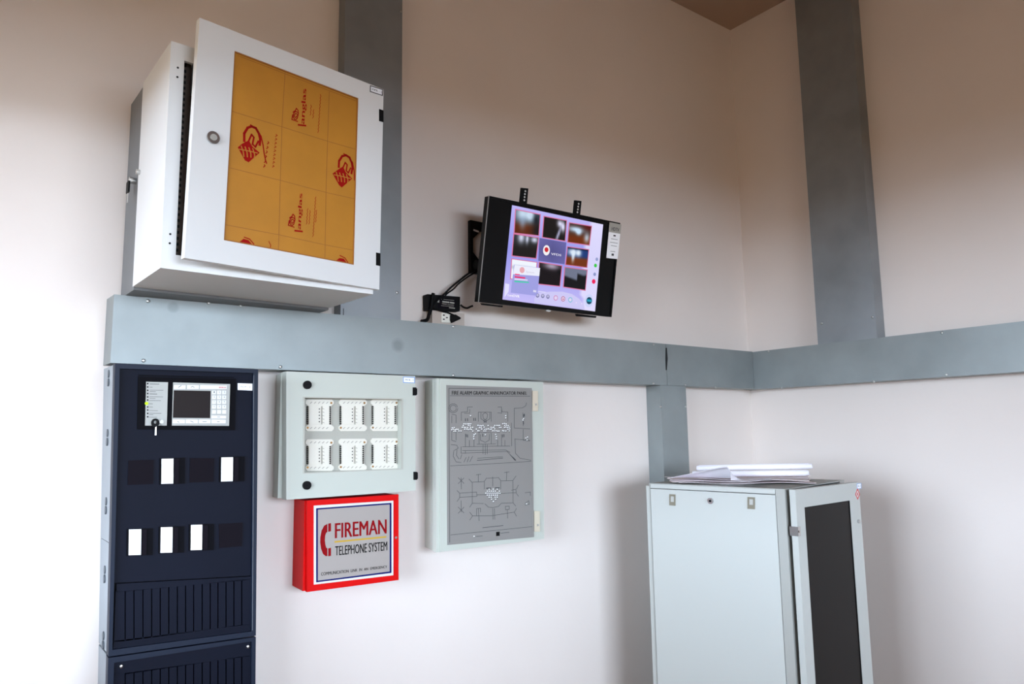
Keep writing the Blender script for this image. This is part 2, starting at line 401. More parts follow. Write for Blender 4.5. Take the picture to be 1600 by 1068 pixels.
quadpart(T, 'louvre_border', z4((910.4, 447), (963, 445), (964, 712), (910.4, 716)), yl, YD + .02, M_navy)
# controller
YP = YD + .012
ctrl = part('controller', prism(newbm(), T.quad(z8((118, 62), (1285, 88), (1272, 700), (105, 690)), YP), YP - .004, YP), M_navyblk, T, bev=.001)
quadpart(T, 'handle_recess', z3((290, 172), (860, 186), (860, 192), (290, 180)), YP - .001, YP, M_navyblk)
YC = YP - .004
strip = quadpart(T, 'status_strip', z8((218, 122), (478, 128), (462, 645), (205, 645)), YC - .003, YC, M_lgrey, ctrl)
bm = newbm()
for i, (yy, l) in enumerate(((150, 370), (187, 290), (222, 420), (240, 330), (267, 345), (302, 415), (320, 325), (347, 390), (385, 295), (423, 295), (465, 355), (497, 395), (513, 300), (543, 345))):
    stroke(bm, T.quad(z8((262 - i * .8, yy), (l, yy + 2)), YC - .003), .0016 if i in (0, 4) else .0010, YC - .003)
part('printed_lines', bm, M_ink, T, strip)
bm = newbm()
for yy in (145, 185, 225, 263, 303, 340, 423, 460, 500, 540): prism(bm, T.quad(z8((226, yy - 9), (243, yy - 9), (243, yy + 9), (226, yy + 9)), YC - .003), YC - .0036, YC - .003)
part('indicator_row', bm, M_brownblk, T, strip)
x, z = T.at(*z8((220, 381))[0], YC - .003)
part('green_led', cyl_y(newbm(), x, z, .0045, YC - .006, YC - .003, 12), M_ledg, T, strip, label='lit yellow-green indicator light')
x, z = T.at(*z8((398, 600))[0], YC - .003)
part('lock_barrel', cyl_y(newbm(), x, z, .006, YC - .007, YC - .003), M_silver, T, strip)
disp = quadpart(T, 'display_unit', z8((540, 130), (1218, 150), (1205, 648), (525, 645)), YC - .004, YC, M_lgrey, ctrl, bev=.0008)
YE = YC - .004
quadpart(T, 'display_screen', z8((547, 224), (987, 232), (979, 556), (535, 552)), YE - .0006, YE, M_lcd, disp)
YK = YE - .0012
def keyq(x0, x1, y0, y1): quadpart(T, 'keypad_key', z8((x0, y0), (x1, y0 + (x1 - x0) * .02), (x1 - 2, y1 + (x1 - x0) * .0), (x0 - 2, y1)), YK, YE, M_key, disp)
for y0 in (250, 308, 365, 422, 482):
    for xx in (1027, 1088, 1148): keyq(xx - 23, xx + 23, y0 - 23, y0 + 22)
keyq(997, 1170, 524, 560)
for a, b in ((533, 680), (690, 835), (846, 985), (997, 1166)): keyq(a, b, 572, 618)
for a, b in ((547, 688), (706, 846), (860, 1180)): keyq(a, b, 162, 210)
text('lettering', 'BOSCH', M_redink, T, T.quad(z8((1085, 182), (1166, 184), (1166, 200), (1085, 198)), YK), YK - .0002, disp, .02)
bm = newbm()
for i, d in enumerate('123456789'): pass
for i, s in enumerate(('1', '2', '3', '4', '5', '6', '7', '8', '9', '*', '0', '#')):
    xx = (1027, 1088, 1148)[i % 3]; yy = (250, 308, 365, 422)[i // 3]
    text('lettering', s, M_ink, T, T.quad(z8((xx - 6, yy - 14), (xx + 6, yy - 14), (xx + 6, yy + 6), (xx - 6, yy + 6)), YK), YK - .0002, disp)
for a, b, c, d in ((600, 190, 635, 168), (1065, 542, 1095, 542), (745, 590, 780, 605), (890, 598, 935, 597), (590, 598, 610, 605), (1065, 600, 1090, 600)): stroke(bm, T.quad(z8((a, b), (c, d)), YK), .0014, YK)
stroke(bm, T.quad(z8((752, 188), (768, 176), (790, 190)), YK), .0012, YK)
part('key_symbols', bm, M_ink, T, disp)
# key in the lock
kx, kz = T.at(*z8((326, 612))[0], YC - .012)
ky = part('key', ring(newbm(), circ(kx, kz, .011, 16, .013), circ(kx, kz + .002, .004, 16, .005), YC - .013, YC - .009), M_black, T, strip, label='black-headed key hanging at the lock')
part('key_blade', box(newbm(), kx + .0005, kx + .004, YC - .0118, YC - .010, kz - .036, kz - .011), M_chrome, T, ky)
tg = quadpart(T, 'name_tag', z8((1308, 140), (1488, 146), (1488, 228), (1308, 220)), YP - .001, YP, M_tag)
text('lettering', 'FCP - 1', M_ink, T, T.quad(z8((1345, 172), (1455, 176), (1455, 196), (1345, 192)), YP), YP - .0012, tg)
# plug-in modules and blank covers
for q in (z3((230, 682), (382, 678), (377, 822), (226, 828)), z3((597, 668), (742, 668), (738, 808), (594, 814)), z4((770, 115), (912, 106), (906, 246), (772, 258))):
    c = part('blank_cover', prism(newbm(), T.quad(q, YP), YP - .003, YP), M_brownblk, T, bev=.001)
def module(zf, x0, y0, x1, y1):
    s = (y1 - y0) / (x1 - x0) * 0
    b = part('module', prism(newbm(), T.quad(zf((x0 - 14, y0 - 4), (x1 + 68, y0 - 8), (x1 + 66, y1 - 2), (x0 - 16, y1 + 4)), YP), YP - .004, YP), M_navyblk, T, bev=.001)
    quadpart(T, 'name_card', zf((x0, y0), (x1, y0 - 2), (x1 - 2, y1 - 2), (x0 - 2, y1)), YP - .0062, YP - .004, M_card, b)
    quadpart(T, 'clip', zf((x1 + 8, y0 + 2), (x1 + 33, y0), (x1 + 31, y1 - 4), (x1 + 6, y1 - 2)), YP - .008, YP - .004, M_brownblk, b, bev=.001)
for a in ((430, 673, 500, 822), (786, 665, 855, 808)): module(z3, *a)
for a in ((235, 148, 308, 301), (425, 135, 495, 287), (605, 121, 672, 271)): module(z4, *a)
bm = newbm(); stroke(bm, T.quad([(396.5, 586), (394.5, 984)], YD - .0005), .0018, YD); part('frame_highlight', bm, M_knock, T)  # grey line painted in as the highlight along the frame's right edge

T = thing('power_supply_cabinet', 'dark blue louvred cabinet directly beneath the fire alarm control cabinet', 'cabinet', (-3.07, 0, .35))
FO2 = T.quad([(169.2, 1027.5), (399.8, 994.7), (397, 1330), (159, 1396)], YD); FI2 = T.quad(z4((146, 942), (966, 814), (955, 2060), (110, 2300)), YD)
mount(T, 1380, 1027, FO2[3][1], FO2[0][1] - .008)
part('frame', ring(newbm(), FO2, FI2, YD, -.16), M_navyfr, T, bev=.003)
part('louvre_back', prism(newbm(), FI2, YD + .02, -.165), M_navyblk, T)
t2 = [1008 - 106 * k / 14 for k in range(15)]; sx2 = [v + 0 for v in sx]
louvre(T, sx2, t2, [1500 - 140 * k / 14 for k in range(15)], z4, yl, YD + .02)
quadpart(T, 'louvre_border', z4((146, 942), (966, 814), (966, 900), (146, 1012)), yl, YD + .02, M_navy)
quadpart(T, 'louvre_border', z4((146, 1008), (208.6, 1004), (208.6, 1500), (135, 1510)), yl, YD + .02, M_navy)
quadpart(T, 'louvre_border', z4((910.4, 904), (966, 899), (963, 1365), (910.4, 1370)), yl, YD + .02, M_navy)
quadpart(T, 'louvre_border', z4((135, 1500), (963, 1358), (957, 2060), (112, 2295)), yl, YD + .02, M_navy)
for q in z4((187, 962), (943, 845)): screw(T, *q, yl)

# ---------------------------------------------------------------- grey enclosure with six modules
T = thing('module_enclosure', 'pale grey wall enclosure with a glazed door showing six white modules', 'enclosure', (-2.5, 0, HZ - .21))
z5 = zq(420, 560, 4.45); Y = -.13
DO = T.quad(z5((122, 88), (1018, 121), (1021, 918), (122, 981)), Y)
DI = T.quad(z5((247, 270), (926, 281), (926, 765), (245, 794)), Y)
bx0, bx1 = T.at(429, 680, 0)[0], DO[1][0] - .004
part('body', slab(newbm(), [(bx0, 0), (DO[0][0] - .004, -.088), (bx1, -.088), (bx1, 0)], DO[3][1] + .003, DO[0][1] - .003), M_beige, T, bev=.006)
door = part('door', ring(newbm(), DO, DI, Y, -.0885), M_beige, T, bev=.005)
part('back_plate', prism(newbm(), [(x, z) for x, z in inset(DI, -.03)], -.091, -.087), M_beigein, T)
part('glazing', prism(newbm(), inset(DI, -.01), Y + .004, Y + .007), M_glass, T, door)
part('window_trim', ring(newbm(), inset(DI, -.012), inset(DI, .004), Y - .0008, Y + .004), M_beigein, T, door)
def relay(cx, cy):
    yb = -.091
    def r(a, b, c, d, y0, y1, m, nm, par=None, bev=0): return quadpart(T, nm, z5((cx + a, cy + b), (cx + c, cy + b), (cx + c, cy + d), (cx + a, cy + d)), y0, y1, m, par, bev)
    o = [(-98, -96), (-84, -110), (84, -110), (98, -96), (98, -80), (80, -66), (80, 66), (98, 80), (98, 96), (84, 110), (-84, 110), (-98, 96), (-98, 80), (-80, 66), (-80, -66), (-98, -80)]
    b = part('module', prism(newbm(), T.quad(z5(*[(cx + p, cy + q) for p, q in o]), yb), yb - .005, yb), M_module, T, bev=.0012)
    r(-72, -62, 10, 62, yb - .010, yb - .005, M_module, 'module_cover', b, .001)
    r(24, -62, 68, 62, yb - .010, yb - .005, M_module, 'terminal_block', b, .001)
    bm = newbm(); zf = lambda a, b_: T.at(*z5((cx + a, cy + b_))[0], yb - .005)
    for k in range(9):
        yy = -58 + k * 14.5
        for xx, w in ((-82, 5), (76, 5)): prism(bm, T.quad(z5((cx + xx - w, cy + yy - 5), (cx + xx + w, cy + yy - 5), (cx + xx + w, cy + yy + 5), (cx + xx - w, cy + yy + 5)), yb - .005), yb - .0062, yb - .004)
    for xx in (-84, 80): stroke(bm, T.quad(z5((cx + xx, cy - 62), (cx + xx, cy + 62)), yb - .005), .0016, yb - .005)
    part('terminal_pins', bm, M_inkd, T, b, kind='stuff')
    bm = newbm()
    for k in range(5):
        x, z = T.at(*z5((cx + 1, cy - 44 + k * 22))[0], yb - .010); cyl_y(bm, x, z, .0022, yb - .0106, yb - .009, 8)
    part('indicator_holes', bm, M_inkd, T, b, kind='stuff')
    bm = newbm()
    for k in range(5): stroke(bm, T.quad(z5((cx + 24, cy - 48 + k * 24), (cx + 34, cy - 44 + k * 24)), yb - .010), .0018, yb - .010)
    for s in (-88, 88):
        for k in range(-2, 3): stroke(bm, T.quad(z5((cx + k * 28 - 6, cy + s + 5), (cx + k * 28 + 6, cy + s - 5)), yb - .005), .0022, yb - .005)
    stroke(bm, T.quad(z5((cx + 18, cy - 62), (cx + 18, cy + 62)), yb - .006), .0022, yb - .006)
    part('moulded_marks', bm, M_modin, T, b, kind='stuff')
    for a, c in ((84, -86), (-80, 86)):
        x, z = T.at(*z5((cx + a, cy + c))[0], yb - .005); part('fixing_screw', cyl_y(newbm(), x, z, .0038, yb - .0068, yb - .004, 10), M_brass, T, b)
for cx, cy in ((350, 394), (580, 394), (803, 393), (350, 670), (580, 667), (803, 663)): relay(cx, cy)
for q in z5((265, 183), (262, 880)):
    x, z = T.at(*q, Y); kn = part('knob_lock', cyl_y(newbm(), x, z, .0145, Y - .008, Y, 24), M_black, T, bev=.002)
    part('lock_slot', prism(newbm(), [(x - .007, z - .002), (x + .007, z + .002), (x + .0065, z + .0045), (x - .0075, z)], Y - .0086, Y - .007), M_brownblk, T, kn)
for (a, b, c, d) in ((1000, 200, 1024, 256), (1005, 786, 1029, 842)):
    h = part('hinge', prism(newbm(), T.quad(z5((a, b), (c, b), (c, d), (a, d)), Y), Y - .003, -.085), M_black, T, bev=.001)
    x, z = T.at(*z5((c, (b + d) / 2))[0], Y); bm = newbm(); box(bm, x - .002, x + .006, Y + .002, -.1, z - .012, z + .012); part('hinge_knuckle', bm, M_black, T, h)
tg = part('name_tag', prism(newbm(), T.quad(z5((932, 125), (1015, 128), (1015, 171), (932, 168)), Y), Y - .001, Y), M_tag, T)
part('tag_border', ring(newbm(), T.quad(z5((932, 125), (1015, 128), (1015, 171), (932, 168)), Y), T.quad(z5((937, 130), (1010, 133), (1010, 166), (937, 163)), Y), Y - .0014, Y - .001), M_tagb, T, tg)
text('lettering', 'MCB - 1', M_ink, T, T.quad(z5((948, 141), (1002, 144), (1002, 155), (948, 152)), Y), Y - .0014, tg)

# ---------------------------------------------------------------- red fireman telephone box
T = thing('fireman_telephone_box', 'red fireman telephone box under the grey module enclosure', 'telephone box', (-2.5, 0, HZ - .52))
z6 = zq(440, 750, 5.62); Y = -.13
DO = T.quad(z6((222, 155), (1028, 112), (1028, 875), (222, 981)), Y)
ztop = .5 * (DO[0][1] + DO[1][1])
ztop = min(ztop, .52 - .217); DO[0] = (DO[0][0], ztop); DO[1] = (DO[1][0], ztop)
bx0 = T.at(458, 850, 0)[0]
part('body', slab(newbm(), [(bx0, 0), (DO[0][0] - .002, -.115), (DO[1][0] - .002, -.115), (DO[1][0] - .002, 0)], DO[3][1] + .002, ztop - .001), M_red, T, bev=.002)
door = part('door', prism(newbm(), DO, Y, -.1155), M_red, T, bev=.002)
SG = T.quad(z6((282, 222), (980, 178), (980, 832), (282, 915)), Y)
sign = part('sign', prism(newbm(), SG, Y - .001, Y), M_pwhite, T, label='grey and white sign plate with a blue border')
ys = Y - .001
B0 = T.quad(z6((302, 245), (963, 197), (963, 812), (302, 895)), Y); B1 = T.quad(z6((317, 257), (948, 211), (948, 799), (317, 880)), Y)
part('sign_border', ring(newbm(), B0, B1, ys - .0005, ys), M_blue, T, sign)
part('sign_field', prism(newbm(), B1, ys - .0003, ys), M_plate, T, sign)
ys -= .0003
text('lettering', 'FIREMAN', M_signred, T, T.quad(z6((466, 376), (921, 341), (921, 465), (466, 508)), Y), ys, sign, .028)
quadpart(T, 'sign_rule', z6((465, 533), (920, 489), (920, 503), (465, 548)), ys - .0004, ys, M_yellow, sign)
text('lettering', 'TELEPHONE SYSTEM', M_signblk, T, T.quad(z6((468, 578), (926, 535), (926, 614), (468, 661)), Y), ys, sign, .022)
text('lettering', 'COMMUNICATION  LINK  IN  AN  EMERGENCY', M_signblk, T, T.quad(z6((345, 808), (925, 746), (925, 768), (345, 837)), Y), ys, sign, .014)
hs = [(400, 381), (372, 398), (350, 440), (338, 500), (337, 545), (345, 600), (362, 645), (382, 663), (400, 665), (400, 597), (390, 590), (382, 560), (378, 525), (381, 485), (390, 460), (400, 453)]
bm = newbm(); prism(bm, T.quad(z6(*hs), Y), ys - .0005, ys)
prism(bm, T.quad(z6((408, 379), (432, 375), (432, 445), (408, 452)), Y), ys - .0005, ys)
prism(bm, T.quad(z6((408, 597), (432, 591), (432, 661), (408, 666)), Y), ys - .0005, ys)
part('handset_symbol', bm, M_signred, T, sign)
x, z = T.at(*z6((1003, 502))[0], Y); part('lock', cyl_y(newbm(), x, z, .0045, Y - .002, Y, 12), M_chrome, T)

# ---------------------------------------------------------------- graphic annunciator panel
T = thing('graphic_annunciator_panel', 'pale grey annunciator cabinet with an engraved site plan right of the module enclosure', 'panel', (-1.9, 0, HZ - .445))
z7 = zq(650, 570, 3.445); zl = zq(700, 620, 4.453); Y = -.13
DO = T.quad(z7((130, 72), (684, 91), (690, 935), (130, 1006)), Y)
bx0 = T.at(664, 730, 0)[0]
part('body', slab(newbm(), [(bx0, 0), (DO[0][0] - .016, -.10), (DO[1][0] - .003, -.10), (DO[1][0] - .003, 0)], DO[3][1] + .003, DO[0][1] - .002), M_beige, T, bev=.004)
DG = T.quad(z7((110, 71), (684, 91), (690, 935), (108, 1008)), -.122)
part('door_rim', prism(newbm(), DG, -.122, -.1005), M_beige, T, bev=.003)
door = part('door', prism(newbm(), DO, Y, -.1225), M_beige, T, bev=.004)
PO = T.quad(z7((163, 108), (622, 124), (634, 925), (168, 968)), Y); PI = T.quad(z7((173, 122), (620, 131), (630, 917), (180, 959)), Y)
part('panel_rim', ring(newbm(), PO, inset(PO, .02, .014), Y - .002, Y), M_gplate, T, door, bev=.0006)
pl = part('graphic_plate', prism(newbm(), inset(PO, .018, .012), Y - .001, Y), M_gplate, T, door, label='grey engraved plate with a site plan')
yg = Y - .001
text('lettering', 'FIRE ALARM GRAPHIC ANNUNCIATOR PANEL', M_inkd, T, T.quad(z7((192, 139), (596, 143), (596, 160), (192, 160)), Y), yg, pl, .02)
bm = newbm(); LW = .0016
def pline(pts, f=zl, w=LW, close=False): stroke(bm, T.quad(f(*pts), Y), w, yg, close=close)
pline([(176, 125), (622, 131), (631, 916), (181, 957)], z7, .0016, True)
pline([(183, 165), (622, 168)], z7); pline([(15, 478), (140, 472), (400, 458), (585, 446)]); pline([(18, 958), (590, 900)])
for c, r in (((35, 78), 22), ((35, 78), 32)): pline([(c[0] + r * cos(t * .5), c[1] + r * sin(t * .5)) for t in range(13)])
for p in ([(25, 120), (55, 125), (55, 180)], [(25, 130), (25, 180)], [(92, 165), (92, 105), (135, 102), (135, 70), (170, 68)], [(345, 70), (370, 68), (375, 102), (415, 104), (415, 170)],
          [(150, 85), (150, 112), (112, 112)], [(345, 110), (372, 112), (372, 80)], [(210, 105), (300, 105), (300, 170)], [(210, 105), (210, 170)], [(228, 108), (228, 150), (258, 172), (290, 150), (290, 108)],
          [(240, 120), (245, 148), (258, 158), (270, 148), (275, 120), (258, 108), (240, 120)],
          [(460, 78), (518, 75), (540, 60), (545, 40)], [(460, 78), (460, 215), (570, 222)], [(520, 110), (522, 200)], [(522, 225), (522, 300), (568, 305)], [(462, 292), (570, 300)], [(465, 292), (468, 390), (500, 425), (580, 440)],
          [(100, 345), (430, 340)], [(90, 345), (90, 390), (410, 378), (470, 440)], [(100, 372), (400, 368), (430, 385)], [(120, 392), (120, 375)], [(200, 328), (330, 325)], [(210, 245), (300, 245)], [(215, 250), (215, 325)], [(300, 250), (300, 325)],
          [(225, 260), (225, 300), (258, 315), (285, 300), (288, 258)], [(258, 325), (258, 400)], [(243, 330), (243, 395)], [(272, 330), (272, 395)],
          [(120, 255), (120, 345)], [(148, 300), (148, 345)], [(180, 300), (180, 345)], [(345, 300), (345, 340)], [(372, 260), (372, 340)], [(395, 300), (395, 340)], [(440, 180), (442, 340)],
          [(20, 330), (60, 335), (70, 355), (45, 370)], [(40, 370), (35, 410), (55, 450), (90, 455)], [(62, 365), (58, 405), (75, 430)], [(125, 420), (110, 452)], [(145, 415), (132, 452)], [(170, 412), (150, 450)], [(205, 425), (380, 415)], [(95, 400), (85, 430)],
          [(430, 400), (465, 440)], [(25, 240), (25, 300), (55, 310)], [(55, 245), (55, 300)],
          # lower plan
          [(145, 570), (165, 592), (250, 588), (268, 562)], [(350, 560), (368, 583), (450, 580), (472, 548)], [(168, 592), (168, 738), (245, 740)], [(450, 580), (452, 735), (370, 738)], [(252, 590), (252, 640)], [(365, 585), (365, 640)],
          [(210, 590), (210, 537)], [(195, 540), (228, 537)], [(405, 580), (408, 520)], [(390, 525), (425, 520)], [(310, 620), (310, 555)], [(272, 565), (350, 560)],
          [(62, 650), (80, 668), (80, 700), (62, 725)], [(80, 668), (198, 660), (200, 690), (80, 697)], [(200, 680), (262, 678)], [(365, 670), (470, 665)], [(470, 640), (475, 670), (490, 690)], [(475, 640), (488, 612)], [(440, 648), (472, 640)],
          [(150, 800), (170, 826), (150, 855)], [(170, 826), (300, 825), (460, 800)], [(460, 800), (475, 775)], [(460, 800), (475, 828)], [(310, 775), (312, 850)], [(322, 775), (324, 850)], [(255, 742), (280, 765), (312, 768), (350, 760), (370, 738)],
          [(198, 825), (198, 775), (225, 773), (225, 800)], [(210, 775), (215, 860)], [(398, 760), (425, 758), (425, 780), (400, 784), (398, 760)], [(412, 784), (414, 842)], [(452, 735), (470, 758)], [(168, 738), (150, 765)],
          [(70, 560), (110, 600)], [(110, 562), (70, 602)], [(90, 560), (92, 640)], [(70, 765), (110, 805)], [(110, 765), (70, 808)], [(90, 720), (92, 800)], [(535, 665), (572, 660), (572, 685)], [(535, 740), (560, 720), (565, 745), (535, 750)]):
    pline(p)
pline([(240, 908), (382, 893)], zl, .0022); pline([(195, 968), (238, 965)], zl, .0018); pline([(365, 946), (424, 940)], zl, .0018)
pline([(202, 440), (380, 424)], zl, .0022); pline([(448, 418), (468, 438)], zl, .004)
for q in ((120, 158), (135, 158), (178, 155), (190, 155), (125, 268), (135, 270), (378, 270), (388, 268), (240, 265), (525, 130), (524, 180), (530, 125), (250, 168), (262, 168)): pline([(q[0], q[1] - 8), (q[0] + 1, q[1] + 8)], zl, .0034)
for q in ((275, 634), (290, 634), (335, 632), (350, 632)): pline([(q[0] - 8, q[1]), (q[0] + 6, q[1] - 1)], zl, .004)
part('engraved_plan', bm, M_ink, T, pl)
part('legend_square', prism(newbm(), T.quad(zl((334, 938), (358, 936), (358, 964), (334, 966)), Y), yg - .0008, yg), M_signblk, T, pl)
# LEDs: a clear lens each, mesh shared, over a dark disc offset to lower right
bm = newbm(); cyl_y(bm, 0, 0, .0025, -.0022, 0, 8); me_led = mesh_of('led', bm, M_led)
bm = newbm()
pos = []
for r in range(5):
    for k in range(36):
        x = 18 + k * 11.6 + (r % 2) * 5; y = 238 - r * 12.5 - x * .008
        if x > 432 or 172 < x < 195 or (r >= 3 and (x < 100 or 165 < x < 200 or 300 < x < 320)) or (r == 4 and 200 < x < 370) or (r == 0 and 100 < x < 160): continue
        if random.random() < .36: continue
        pos.append((x + random.uniform(-2, 2), y + random.uniform(-2, 2)))
pos += [(155, 130), (400, 130), (400, 145), (178, 290), (178, 275), (180, 262), (190, 256), (335, 290), (335, 275), (330, 260), (520, 160), (524, 150), (258, 262), (540, 285), (552, 278), (548, 298)]
for r, (x0, n) in enumerate(((285, 5), (272, 7), (262, 8), (272, 7), (285, 5), (302, 3))): pos += [(x0 + k * 14, 640 + r * 14) for k in range(n) if random.random() > .15]
pos += [(314, 726), (545, 742), (180, 968)]
for a, b in pos:
    x, z = T.at(*zl((a, b))[0], yg); cyl_y(bm, x + .0018, z - .0018, .0036, yg - .0006, yg, 8)
    link('led', me_led, T, pl, off=(x, yg - .0004, z))
part('led_dark_discs', bm, M_ledr, T, pl, kind='stuff')
for (a, b, c, d) in ((624, 138, 654, 248), (634, 784, 664, 896)):
    h = part('hinge', prism(newbm(), T.quad(z7((a, b), (c, b + 1), (c, d), (a, d)), Y), Y - .004, Y), M_hinge, T, door, bev=.001)
    x, z = T.at(*z7((a + 18, b + .68 * (d - b)))[0], Y); part('hinge_pin', cyl_y(newbm(), x, z, .0045, Y - .007, Y - .003, 10), M_chrome, T, h)

# ---------------------------------------------------------------- white wall rack, top left
RZ = RAD(3.4)
T = thing('wall_rack', 'white wall-mounted equipment rack with door ajar and brown film on its window', 'rack', (-3.256, 0, HZ + .436), (0, 0, RZ))
w, d, hh = .625, .50, .638; yr = -.205
part('rear_section', box(newbm(), .004, w - .004, yr, -.037, -.002, hh - .004), M_rear, T, bev=.002)
part('wall_bracket', box(newbm(), .05, w - .05, -.0365, -.001, .03, hh - .03), M_rear, T)
bm = newbm(); box(bm, 0, .002, -d, yr - .002, .006, hh); part('side_panel', bm, M_white, T)
part('side_panel', box(newbm(), w - .002, w, -d, yr - .002, .006, hh), M_white, T)
part('bottom_panel', box(newbm(), .002, w - .002, -d, yr - .002, .006, .01), M_white, T)
part('top_panel', box(newbm(), .002, w - .002, -d, yr - .002, hh - .004, hh), M_white, T)
part('inner_back', box(newbm(), .002, w - .002, yr - .012, yr - .008, .01, hh - .004), M_inner, T)
O = [(0, hh), (w, hh), (w, .006), (0, .006)]; I = [(.036, hh - .045), (w - .036, hh - .045), (w - .036, .046), (.036, .046)]
part('front_frame', ring(newbm(), O, I, -d - .012, -d), M_white, T, bev=.002)
rl = part('rack_rail', box(newbm(), .036, .062, -d + .02, -d + .035, .012, hh - .006), M_inner, T)
bm = newbm()
for k in range(36): box(bm, .042, .05, -d + .0192, -d + .0205, .03 + k * .0165, .038 + k * .0165)
part('rail_holes', bm, M_dark, T, rl, kind='stuff')
bm = newbm()
for z in (.54, .567, .075, .10): cyl_y(bm, .02, z, .003, -d - .0126, -d - .011, 8)
part('frame_holes', bm, M_dark, T)
# lock and keys on the rear section's side
yk = -.165; zk = T.atx(207, 293, .004)[1]; zk = .34
lk = part('rear_lock', cyl_x(newbm(), yk, zk, .010, -.016, .004), M_chrome, T)
bm = newbm(); cyl_x(bm, yr - .02, zk + .01, .008, -.010, .0); part('side_latch', bm, M_chrome, T)
bm = newbm(); box(bm, -.020, -.015, yk - .014, yk + .014, zk - .04, zk - .006); ky = part('key', bm, M_black, T, lk, bev=.002, label='black-headed key in the side lock')
part('key_blade', box(newbm(), -.0185, -.0165, yk - .004, yk + .005, zk - .072, zk - .04), M_chrome, T, ky)
# the door, ajar
hz = .660
HG = Vector((-2.588, -.487, HZ + .436))
DF = Frame(Matrix.LocRotScale(HG, Euler((RAD(1.0), 0, RAD(8.6))), None))
zu = zq(180, 0, 3.3333); zu2 = zq(180, 260, 3.3333)
DO = DF.quad([(312, 27.6), (599.4, 139.7), (592.6, 452.3), (288, 402.5)], 0)
KW = DF.quad(zu((622, 264), (1267, 511)) + zu2((1244, 512), (566, 383)), 0)
door = part('door', ring(newbm(), DO, KW, 0, .022), M_white, DF, T.o, bev=.0025)
film = part('window_film', prism(newbm(), inset(KW, -.008), .004, .008), M_kraft, DF, door, label='brown kraft protective film on the door window')
part('window_gasket', ring(newbm(), inset(KW, -.004), inset(KW, .008, .007), .0015, .004), M_kline, DF, door)
yf = .004
def dz(*pts): return DF.quad(zu(*pts), yf)
def dz2(*pts): return DF.quad(zu2(*pts), yf)
bm = newbm()
for p in (dz((885, 372), (868, 660)) + dz2((862, 0), (850, 432)), dz((1115, 478), (1106, 735)) + dz2((1098, 130), (1092, 474)),
          dz((605, 578), (868, 660), (1106, 735), (1256, 778)), dz((600, 874), (858, 938), (1100, 1002), (1252, 1036)), dz2((575, 303), (852, 355), (1094, 408), (1242, 436)),
          dz((640, 290), (1262, 528))): stroke(bm, p, .0016, yf)
part('film_creases', bm, M_kline, DF, film)
def diamond_logo(o, f, par):
    bm = newbm(); ox, oy = o
    def L(*p): return DF.quad(f(*[(a + ox, b + oy) for a, b in p]), yf)
    prism(bm, L((-62, -8), (-38, -28), (-4, -45), (14, -12), (52, 20), (-5, 70), (-24, 60)), yf - .0005, yf)
    stroke(bm, L((-28, -40), (-28, -80), (-10, -110), (10, -117), (32, -108), (48, -80), (55, -50), (52, -20)), .007, yf)
    stroke(bm, L((5, -125), (35, -105), (60, -65), (70, -20), (75, 20), (82, 55), (88, 75)), .0035, yf)
    stroke(bm, L((-10, -30), (10, -75), (22, -60), (15, -25), (30, -10), (45, -40)), .005, yf)
    for k in range(6):
        stroke(bm, L((72 + k * 4, 95 - k * 24), (80 + k * 4, 88 - k * 24), (76 + k * 4, 82 - k * 24)), .0025, yf)
    for k in range(9): stroke(bm, L((118 + k * 2, 95 - k * 20), (128 + k * 2, 90 - k * 20), (121 + k * 2, 84 - k * 20)), .0018, yf)
    em_ = part('diamond_emblem', bm, M_kred, DF, par); bm = newbm()
    for k in range(4): stroke(bm, L((-44 + k * 20, -14 + k * 4), (-34 + k * 20, 14 + k * 6), (-30 + k * 18, 40 + k * 2)), .0028, yf - .0006)
    stroke(bm, L((-55, 2), (-10, 10), (40, 22)), .0025, yf - .0006); part('emblem_cutout', bm, M_kraft, DF, film)
diamond_logo((700, 775), zu, film)
bm = newbm()
L = lambda *p: DF.quad(zu(*[(a + 1190, b + 908) for a, b in p]), yf)
prism(bm, L((-58, -5), (-30, -25), (-4, -42), (10, -12), (44, 22), (-10, 68), (-24, 56)), yf - .0005, yf)
stroke(bm, L((-26, -38), (-24, -70), (-8, -95), (12, -100), (30, -88), (42, -60), (46, -35), (40, -5)), .007, yf)
stroke(bm, L((0, -108), (25, -92), (46, -62), (54, -20), (56, 30)), .0035, yf)
stroke(bm, L((-8, -26), (8, -62), (18, -50), (13, -20), (24, -8), (36, -34)), .0045, yf)
part('diamond_emblem', bm, M_kred, DF, film); bm = newbm()
for k in range(4): stroke(bm, L((-40 + k * 18, -12 + k * 4), (-32 + k * 18, 12 + k * 6), (-28 + k * 16, 36 + k * 2)), .0028, yf - .0006)
stroke(bm, L((-50, 2), (-10, 10), (36, 22)), .0025, yf - .0006); part('emblem_cutout', bm, M_kraft, DF, film)
bm = newbm()
prism(bm, DF.quad(zu2((648, 392), (668, 376), (694, 384), (712, 405)), yf), yf - .0005, yf)
stroke(bm, DF.quad(zu2((672, 368), (700, 378), (722, 404)), yf), .003, yf)
prism(bm, DF.quad(zu2((1150, 490), (1168, 476), (1190, 480), (1205, 500)), yf), yf - .0005, yf)
stroke(bm, DF.quad(zu2((1170, 463), (1196, 476), (1212, 500)), yf), .003, yf)
stroke(bm, DF.quad(zu2((800, 390), (810, 410), (808, 420)), yf), .002, yf)
part('cropped_emblems', bm, M_kred, DF, film)
